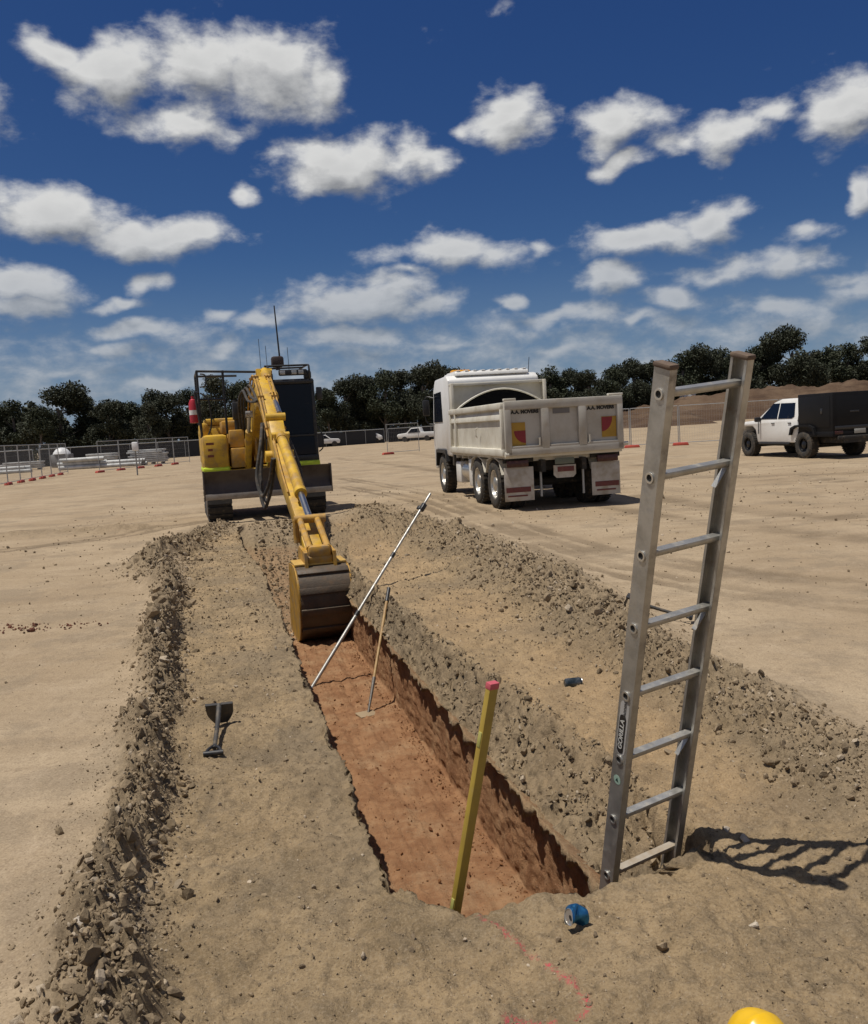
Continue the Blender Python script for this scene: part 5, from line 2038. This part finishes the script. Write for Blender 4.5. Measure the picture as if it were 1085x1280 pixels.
def tree_proto(seed, h, w, low, dens, mi, loose):
    """h height, w crown half width, low = height where the crown starts"""
    r = random.Random(seed)
    nr = np.random.RandomState(seed)
    root = thing('eucalyptus_tree', (0, 0, 0), 0, 'tree', 'tree', None)
    tb = MB()
    lean = (r.uniform(-.5, .5), r.uniform(-.4, .4))
    th_ = h * .72
    tp = [(lean[0] * q * q, lean[1] * q * q, th_ * q) for q in (0, .25, .5, .75, 1)]
    tb.tube(tp, [.26 * h / 9 * (1 - .16 * k) for k in range(4 * 6 + 1)][:25] if False else .17 * h / 9, n=8)
    clus = []
    for k in range(r.randint(8, 12)):
        z0 = r.uniform(low * .8, th_)
        q = z0 / th_
        a = r.uniform(0, 2 * math.pi)
        zz = min(h - .6, z0 + r.uniform(.4, h * .28))
        fr = 1 - max(0, (zz / h - .55)) * 1.1
        rr = w * r.uniform(.35, .85) * fr
        p0_ = (lean[0] * q * q, lean[1] * q * q, z0)
        p1_ = (p0_[0] + rr * math.cos(a), p0_[1] + rr * math.sin(a), zz)
        tb.tube([p0_, ((p0_[0] + p1_[0]) / 2, (p0_[1] + p1_[1]) / 2, (z0 + zz) / 2 - .1), p1_], .06 * h / 9, n=6)
        clus.append((p1_, w * r.uniform(.34, .55), h * r.uniform(.10, .17)))
    clus.append(((lean[0], lean[1], h - h * .13), w * r.uniform(.4, .6), h * .14))
    for k in range(loose):
        a = r.uniform(0, 2 * math.pi)
        zz = r.uniform(low, h * .9)
        rr = w * r.uniform(.5, .95) * (1 - max(0, zz / h - .6))
        clus.append(((rr * math.cos(a), rr * math.sin(a), zz), w * r.uniform(.22, .4), h * r.uniform(.06, .12)))
    tr_ = tb.build('trunk', BARK, root)
    Vs, Fs, va = [], [], []
    o = 0
    for (cpt, rx, rz) in clus:
        n = int(dens * rx * rx * rz * 46)
        d = nr.normal(size=(n, 3))
        d /= np.linalg.norm(d, axis=1)[:, None]
        rad = nr.rand(n) ** .45
        P_ = d * rad[:, None] * np.array([rx, rx, rz]) * (1 + .25 * vnoise(d[:, 0] * 3 + seed, d[:, 1] * 3, d[:, 2] * 3, seed))[:, None] + np.array(cpt)
        for k in range(n):
            s_ = nr.uniform(.07, .17) * (h / 9) ** .5
            a = nr.normal(size=3)
            a /= np.linalg.norm(a)
            bq = np.cross(a, nr.normal(size=3))
            bq /= np.linalg.norm(bq) + 1e-9
            c_ = np.cross(a, bq)
            m5 = [P_[k] + a * s_ * nr.uniform(.8, 1.5), P_[k] + bq * s_ * nr.uniform(.5, .9), P_[k] - a * s_ * nr.uniform(.8, 1.4) + c_ * s_ * .3, P_[k] - bq * s_ * nr.uniform(.5, .9)]
            Vs += m5
            Fs.append((o, o + 1, o + 2, o + 3))
            o += 4
            va += [nr.rand()] * 4
    me_ = bpy.data.meshes.new('crown')
    me_.from_pydata([tuple(v) for v in Vs], [], Fs)
    at = me_.attributes.new('vary', 'FLOAT', 'POINT')
    at.data.foreach_set('value', np.array(va, np.float32))
    me_.materials.append(LEAFS[mi])
    oc_ = bpy.data.objects.new('crown', me_)
    COL.objects.link(oc_)
    oc_.parent = root
    return root


PROTO = [tree_proto(1, 9.5, 3.4, 1.2, 9, 0, 6), tree_proto(2, 9.5, 3.9, 1.0, 9, 1, 8), tree_proto(3, 9.5, 3.0, 1.6, 8, 0, 5), tree_proto(4, 9.5, 2.6, 2.2, 7, 2, 4), tree_proto(5, 9.5, 3.6, 1.2, 9, 1, 8), tree_proto(6, 9.5, 2.2, 2.8, 7, 0, 3)]
used = [False] * len(PROTO)


def plant(px, ytop, D, kind, wid, label, zb=0.0, turn=0.0):
    hor = 566 - .0598 * px
    top = CAM_H + (hor - ytop) / FPX * D
    x_ = aty(px, hor, D)[0]
    h_ = top - zb
    if used[kind]:
        t = copy_tree(PROTO[kind])
    else:
        t = PROTO[kind]
        used[kind] = True
    t.location = (x_, D, zb)
    t.scale = (h_ / 9.5 * wid, h_ / 9.5 * wid, h_ / 9.5 * 1.04)
    t.rotation_euler = (0, 0, turn)
    tag(t, label, 'tree', 'eucalypt trees along the far edge of the site')


TREES = [
    (-60, 500, 112, 1, 1.2, 'dark bushy tree cut by the left edge of the picture, outermost of the row'), (-18, 507, 108, 4, 1.15, 'broad dark tree at the left edge, beyond the temporary fence'),
    (22, 505, 110, 0, 1.0, 'rounded dark tree above the first posts of the left fence'), (52, 512, 104, 2, .95, 'shorter dark tree filling the notch left of the tallest left-hand crown'),
    (80, 489, 110, 1, 1.15, 'tallest domed dark tree of the left-hand group, above the white pile'), (112, 499, 113, 0, 1.05, 'dark tree joined to the right side of the tall domed left-hand crown'),
    (138, 503, 108, 4, 1.0, 'flat topped dark tree behind the middle of the white stacks'), (164, 507, 112, 2, 1.05, 'dark tree with a ragged top behind the right hand white stack'),
    (186, 506, 106, 3, 1.05, 'loose crowned tree between the white stack and the excavator'), (212, 495, 110, 1, 1.0, 'rounded dark tree second left of the excavator'),
    (240, 491, 114, 0, 1.0, 'dark tree immediately left of the excavator rail'), (272, 474, 104, 3, .95, 'loose leaved tree showing through the excavator guard rail'),
    (305, 482, 108, 2, 1.0, 'tree behind the excavator boom'), (340, 492, 118, 4, 1.1, 'tree hidden mostly by the excavator cab'), (378, 494, 112, 0, 1.0, 'tree behind the right side of the excavator cab'),
    (412, 490, 122, 2, 1.0, 'dark tree just right of the excavator cab'), (434, 478, 126, 1, .95, 'dark rounded tree above the far white cars'), (458, 474, 130, 4, 1.0, 'full dark tree in the middle of the gap between excavator and truck'),
    (482, 468, 126, 0, 1.0, 'tall dark tree above the twin fence posts'), (508, 467, 132, 3, 1.15, 'loose topped dark tree left of the truck cab'), (530, 462, 128, 1, .9, 'dark tree touching the truck cab on its left'),
    (556, 462, 134, 4, .95, 'dark tree behind the truck cab roof'), (590, 470, 130, 2, 1.1, 'tree hidden behind the truck headboard, left part'), (628, 476, 130, 0, 1.0, 'tree behind the middle of the truck headboard'),
    (665, 470, 132, 3, 1.1, 'loose tree at the right shoulder of the truck cab roof'), (688, 462, 140, 5, 1.3, 'thin crowned tree rising just right of the truck headboard'), (712, 468, 142, 1, .95, 'dark tree above the left half of the truck tailgate'),
    (738, 466, 138, 4, .95, 'dark tree above the right half of the truck tailgate'), (764, 464, 146, 0, .95, 'tree right of the truck, above its last marker plate'), (790, 456, 150, 1, .9, 'dark tree seen left of the ladder top'),
    (818, 455, 152, 4, .95, 'dark tree directly behind the left ladder rail'), (852, 444, 168, 5, 1.25, 'thin tall tree between the ladder rails, just right of the left rail'), (874, 441, 170, 1, .95, 'dark tree between the ladder rails'),
    (900, 440, 172, 0, .95, 'dark tree close to the right ladder rail'), (930, 444, 170, 4, .95, 'dark tree behind the right ladder rail'), (956, 436, 174, 2, .9, 'narrow tree between the ladder and the tallest crown'),
    (986, 417, 172, 1, .88, 'tallest wide crowned tree on the right, above the utility cab'), (1018, 442, 178, 3, 1.0, 'loose tree right of the tallest crown'), (1040, 436, 174, 5, 1.3, 'thin tree with a tall stem above the black canopy'),
    (1062, 434, 178, 0, .95, 'dark tree above the canopy rear, near the right edge'), (1088, 424, 172, 4, .95, 'tall dark tree cut by the right edge of the picture'), (1125, 430, 176, 1, 1.0, 'dark tree beyond the right edge of the picture'),
    (1165, 428, 176, 2, 1.0, 'outermost dark tree on the right'),
]
rt_ = random.Random(3)
for (px, yt, D, kd, wd, lb) in TREES:
    plant(px, yt, D, kd, wd, lb, turn=rt_.uniform(0, 6.28))
# scrub mass under and behind the row
nr = np.random.RandomState(5)
Vs, Fs, va, o = [], [], [], 0
for k in range(30000):
    px = nr.uniform(-120, 1220)
    D = np.interp(px, [0, 400, 650, 800, 1085], [118, 132, 146, 172, 184]) + nr.uniform(-3, 9)
    x_ = aty(px, 533, D)[0]
    hm = (4.9 + 1.0 * math.sin(px * .045) + .8 * math.sin(px * .17 + 1)) * np.interp(px, [0, 250, 700, 900], [1.3, 1.1, 1.1, 2.1])
    z_ = hm * nr.rand() ** .8
    P_ = np.array([x_, D, z_])
    a = nr.normal(size=3)
    a /= np.linalg.norm(a)
    bq = np.cross(a, nr.normal(size=3))
    bq /= np.linalg.norm(bq)
    s_ = nr.uniform(.22, .5)
    Vs += [P_ + a * s_ * 1.2, P_ + bq * s_ * .8, P_ - a * s_, P_ - bq * s_ * .7]
    Fs.append((o, o + 1, o + 2, o + 3))
    o += 4
    va += [nr.rand()] * 4
me_ = bpy.data.meshes.new('scrub')
me_.from_pydata([tuple(v) for v in Vs], [], Fs)
at = me_.attributes.new('vary', 'FLOAT', 'POINT')
at.data.foreach_set('value', np.array(va, np.float32))
me_.materials.append(LEAFS[1])
o = bpy.data.objects.new('scrub', me_)
COL.objects.link(o)
tag(o, 'dark scrub massed under the far row of trees', 'scrub', kind='stuff')

# ------------------------------------------------------------------ dark screened boundary fence
DKF = mat('dark shade cloth', (.020, .021, .024, 1), .85, col2=(.035, .035, .038, 1), scale=.6)


def boundary(pts, label):
    t = thing('screened_fence', (pts[0][0], pts[0][1], 0), 0, label, 'fence')
    scr, ra, po = MB(), MB(), MB()
    for (x0, y0), (x1, y1) in zip(pts[:-1], pts[1:]):
        a = math.atan2(y1 - y0, x1 - x0)
        L = math.hypot(x1 - x0, y1 - y0)
        cx_, cy_ = (x0 + x1) / 2 - pts[0][0], (y0 + y1) / 2 - pts[0][1]
        scr.cut()
        scr.box((cx_, cy_, .85), (L, .03, 1.7), (0, 0, a))
        ra.cut()
        ra.cyl((x0 - pts[0][0], y0 - pts[0][1], 1.80), (x1 - pts[0][0], y1 - pts[0][1], 1.80), .05)
        n = int(L / 3)
        for k in range(n + 1):
            q = k / n
            po.cut()
            po.cyl((x0 + (x1 - x0) * q - pts[0][0], y0 + (y1 - y0) * q - pts[0][1] - .05, 0), (x0 + (x1 - x0) * q - pts[0][0], y0 + (y1 - y0) * q - pts[0][1] - .05, 1.85), .035)
    scr.build('screen', DKF, t)
    ra.build('top_rail', GALV, t)
    po.build('post', GALV, t)
    return t


boundary([(-62, 76), (-40, 88)], 'dark screened fence behind the left temporary fence, below the left-hand trees')
boundary([(-39.5, 88.3), (-20, 103), (-6, 116)], 'dark screened fence running past the excavator to the far white cars')
boundary([(-5.5, 116.6), (6, 122), (24, 130)], 'low dark fence between the far white cars and the truck cab')

# ------------------------------------------------------------------ temporary fence panels
FEET = mat('orange feet', (.42, .055, .030, 1), .65, col2=(.30, .05, .03, 1), scale=6, dust=.30)
FPW = 2.30


def panel_proto():
    t = thing('fence_panel', (0, 0, 0), 0, 'x', 'fence panel')
    m_ = MB()
    for x_ in (0, FPW):
        m_.cyl((x_, 0, .04), (x_, 0, 2.08), .021, n=8)
    for z_ in (.15, 2.07):
        m_.cyl((0, 0, z_), (FPW, 0, z_), .019, n=8)
    m_.build('frame', GALV, t)
    m_ = MB()
    for x_ in np.arange(.12, FPW, .12):
        m_.cyl((x_, 0, .15), (x_, 0, 2.07), .0024, n=3, caps=False)
    for z_ in np.arange(.30, 2.05, .30):
        m_.cyl((0, 0, z_), (FPW, 0, z_), .0024, n=3, caps=False)
    m_.build('mesh_infill', GALV, t)
    m_ = MB()
    m_.box((0.03, 0, .075), (.80, .26, .16), bev=.03, taper=(.85, .8))
    m_.build('foot', FEET, t)
    return t


PP = panel_proto()
first = True


def fence_row(pts, labels, group):
    """panels strung along a line of joints"""
    global first
    for k, ((x0, y0), (x1, y1)) in enumerate(zip(pts[:-1], pts[1:])):
        t = PP if first else copy_tree(PP)
        first = False
        t.location = (x0, y0, 0)
        L = math.hypot(x1 - x0, y1 - y0)
        t.scale = (L / (FPW + .07), 1, 1)
        t.rotation_euler = (0, 0, math.atan2(y1 - y0, x1 - x0))
        tag(t, labels[k], 'fence panel', group)


def line(p, q, n):
    return [(p[0] + (q[0] - p[0]) * k / n, p[1] + (q[1] - p[1]) * k / n) for k in range(n + 1)]


fence_row(line((-21.7, 43.2), (-25.1, 60.3), 7), ['mesh fence panel on red feet cut by the left picture edge', 'mesh fence panel on red feet, second from the left edge', 'mesh fence panel on red feet, third from the left edge',
          'mesh fence panel in the middle of the red footed row at left', 'mesh fence panel on red feet just left of the white domed pile', 'mesh fence panel on red feet in front of the white domed pile', 'mesh fence panel closing the far end of the red footed row at left'], 'temporary fence panels at left')
fence_row(line((-21.9, 57.6), (-19.3, 70.0), 5), ['mesh fence panel in front of the jumbled white stack', 'mesh fence panel left of the flat white stack', 'mesh fence panel crossing the flat white stack', 'mesh fence panel right of the flat white stack', 'mesh fence panel nearest the excavator tank on its left'], 'temporary fence panels in the far left row')
fence_row(line((-2.96, 60.4), (-.72, 62.2), 1), ['single mesh fence panel on orange feet between the excavator and the truck'], 'temporary fence panels in the middle')
fence_row(line((8.2, 46.6), (25.4, 43.6), 7), ['mesh fence panel behind the truck tailgate corner', 'mesh fence panel between the truck and the ladder', 'mesh fence panel seen through the ladder, left half', 'mesh fence panel passing behind the right ladder rail', 'mesh fence panel behind the bonnet of the utility', 'mesh fence panel behind the utility doors', 'mesh fence panel behind the black canopy'], 'temporary fence panels at right')

# ------------------------------------------------------------------ white materials stacked at far left
WS = mat('weathered white', (.52, .52, .50, 1), .6, col2=(.30, .30, .29, 1), scale=1.5, amt=.9)
GS = mat('grey bundle', (.26, .26, .255, 1), .7, col2=(.13, .13, .13, 1), scale=2, amt=.9)


def at_px(px, py):
    p = gnd(px, py)
    return (p[0], p[1], 0)


def slabs(loc, rz, n, L, w, lb, seed, m=WS, dz=.16):
    r = random.Random(seed)
    t = thing('slab_stack', loc, rz, lb, 'stack')
    m_ = MB()
    for k in range(n):
        m_.box((r.uniform(-.15, .15), r.uniform(-.05, .05), .22 + k * dz), (L * r.uniform(.9, 1.05), w, dz * .82), (0, 0, r.uniform(-.03, .03)), bev=.02)
    m_.build('slabs', m, t)
    m_ = MB()
    for x_ in np.linspace(-L * .4, L * .4, 4):
        m_.cut()
        m_.box((x_, 0, .07), (.12, w * .95, .14))
    m_.build('bearers', GS, t)
    return t


slabs(at_px(30, 588), .15, 4, 3.4, 1.2, 'low long stack of white slabs at far left behind the fence posts', 1)
slabs(at_px(186, 580), .12, 7, 3.0, 1.4, 'flat stack of white sheets left of the excavator, topped by a small white post', 2)
slabs(at_px(128, 582), .1, 5, 2.6, 1.2, 'whitish stack in the middle of the far left materials', 3, dz=.2)
t = thing('dome_tent', at_px(79, 584), 0, 'small white domed cover on a pale stack at far left', 'cover')
m_ = MB()
m_.lathe([(.001, 1.85), (.25, 1.82), (.5, 1.68), (.72, 1.42), (.80, 1.25), (.78, 1.22)], (0, 0, 0), (0, 0, 1), 24)
m_.build('dome', mat('white cover', (.70, .70, .69, 1), .5), t)
m_ = MB()
m_.box((0, 0, .62), (1.7, 1.2, 1.2), bev=.06)
m_.build('crate', GS, t)


def pipes(loc, rz, n, L, r0, lb, seed):
    r = random.Random(seed)
    t = thing('pipe_bundle', loc, rz, lb, 'pipes')
    for k in range(n):
        row, i = k // 4, k % 4
        m_ = MB()
        x_ = (i - 1.5) * 2.1 * r0 + (row % 2) * r0
        z_ = r0 + row * 1.75 * r0
        sh = r.uniform(-.3, .3)
        m_.cyl((-L / 2 + sh, x_, z_), (L / 2 + sh, x_, z_), r0, n=14, caps=False)
        m_.cyl((-L / 2 + sh, x_, z_), (L / 2 + sh, x_, z_), r0 * .85, n=14, caps=False)
        m_.build('pipe', WS, t)
    return t


pipes(at_px(104, 586), .2, 10, 3.2, .17, 'bundle of pale pipes between the domed cover and the white stack', 4)
pipes(at_px(152, 583), .05, 8, 3.4, .15, 'bundle of pale pipes just left of the flat white stack', 5)
pipes(at_px(12, 592), .3, 7, 3.0, .15, 'bundle of pale pipes nearest the left edge', 6)
t = thing('marker_post', at_px(172, 594), 0, 'short white capped post standing in front of the flat white stack', 'post')
m_ = MB()
m_.cyl((0, 0, 0), (0, 0, 1.5), .04)
m_.build('shaft', GS, t)
m_ = MB()
m_.box((0, 0, 1.62), (.32, .2, .5), bev=.05)
m_.build('cap', mat('white plastic', (.75, .75, .74, 1), .5), t)

# ------------------------------------------------------------------ far vehicles and shed
def far_car(loc, rz, lb, cat, ute):
    t = thing('parked_' + cat, loc, rz, lb, cat)
    m_ = MB()
    if ute:
        pr = [(-2.4, .5), (-1.9, .45), (2.3, .45), (2.45, .8), (2.3, 1.02), (1.2, 1.12), (.55, 1.72), (-.55, 1.76), (-.75, 1.15), (-2.4, 1.12)]
    else:
        pr = [(-2.2, .5), (-1.9, .4), (2.1, .4), (2.2, .75), (2.0, .95), (1.0, 1.02), (.4, 1.5), (-1.2, 1.52), (-2.0, 1.05), (-2.2, .9)]
    m_.prism(pr, 'y', -.85, .85, bev=.06)
    b_ = m_.build('body', WHT, t)
    m_ = MB()
    for sy in (-1, 1):
        m_.cut()
        m_.prism([(-.6, 1.12), (1.0, 1.12), (.5, 1.62), (-.48, 1.64)] if ute else [(-1.6, 1.0), (.85, 1.0), (.35, 1.42), (-1.1, 1.44)], 'y', sy * .86 - .01, sy * .86 + .01)
    m_.build('window', GLS, b_)
    for x_ in (-1.45, 1.45):
        for sy in (-1, 1):
            m_ = MB()
            m_.cyl((x_, sy * .62, .34), (x_, sy * .87, .34), .34, n=20)
            m_.build('wheel', RUB, t)
    return t


far_car((-1.6, 112, .0), R(168), 'white utility parked beyond the site, just left of the truck cab', 'car', True)
far_car((-8.4, 116, 0), R(175), 'small white car parked among the trees, right of the excavator', 'car', False)
far_car((-13.5, 110, 0), R(10), 'white car half hidden behind the dark fence, nearest the excavator cab', 'car', False)
p = aty(864, 497, 152)
t = thing('site_shed', (p[0], 154, 3.2), .2, 'tiny white shed on top of the earth bank, seen between the ladder rails', 'shed')
m_ = MB()
m_.box((0, 0, .75), (2.2, 1.6, 1.5), bev=.03)
m_.build('wall', WHT, t)
m_ = MB()
m_.prism([(-1.25, 1.5), (1.25, 1.5), (0, 2.0)], 'y', -.95, .95)
m_.build('roof', GALV, t)
m_ = MB()
m_.box((-.4, -.81, .8), (.6, .03, .7))
m_.build('window', GLS, t)
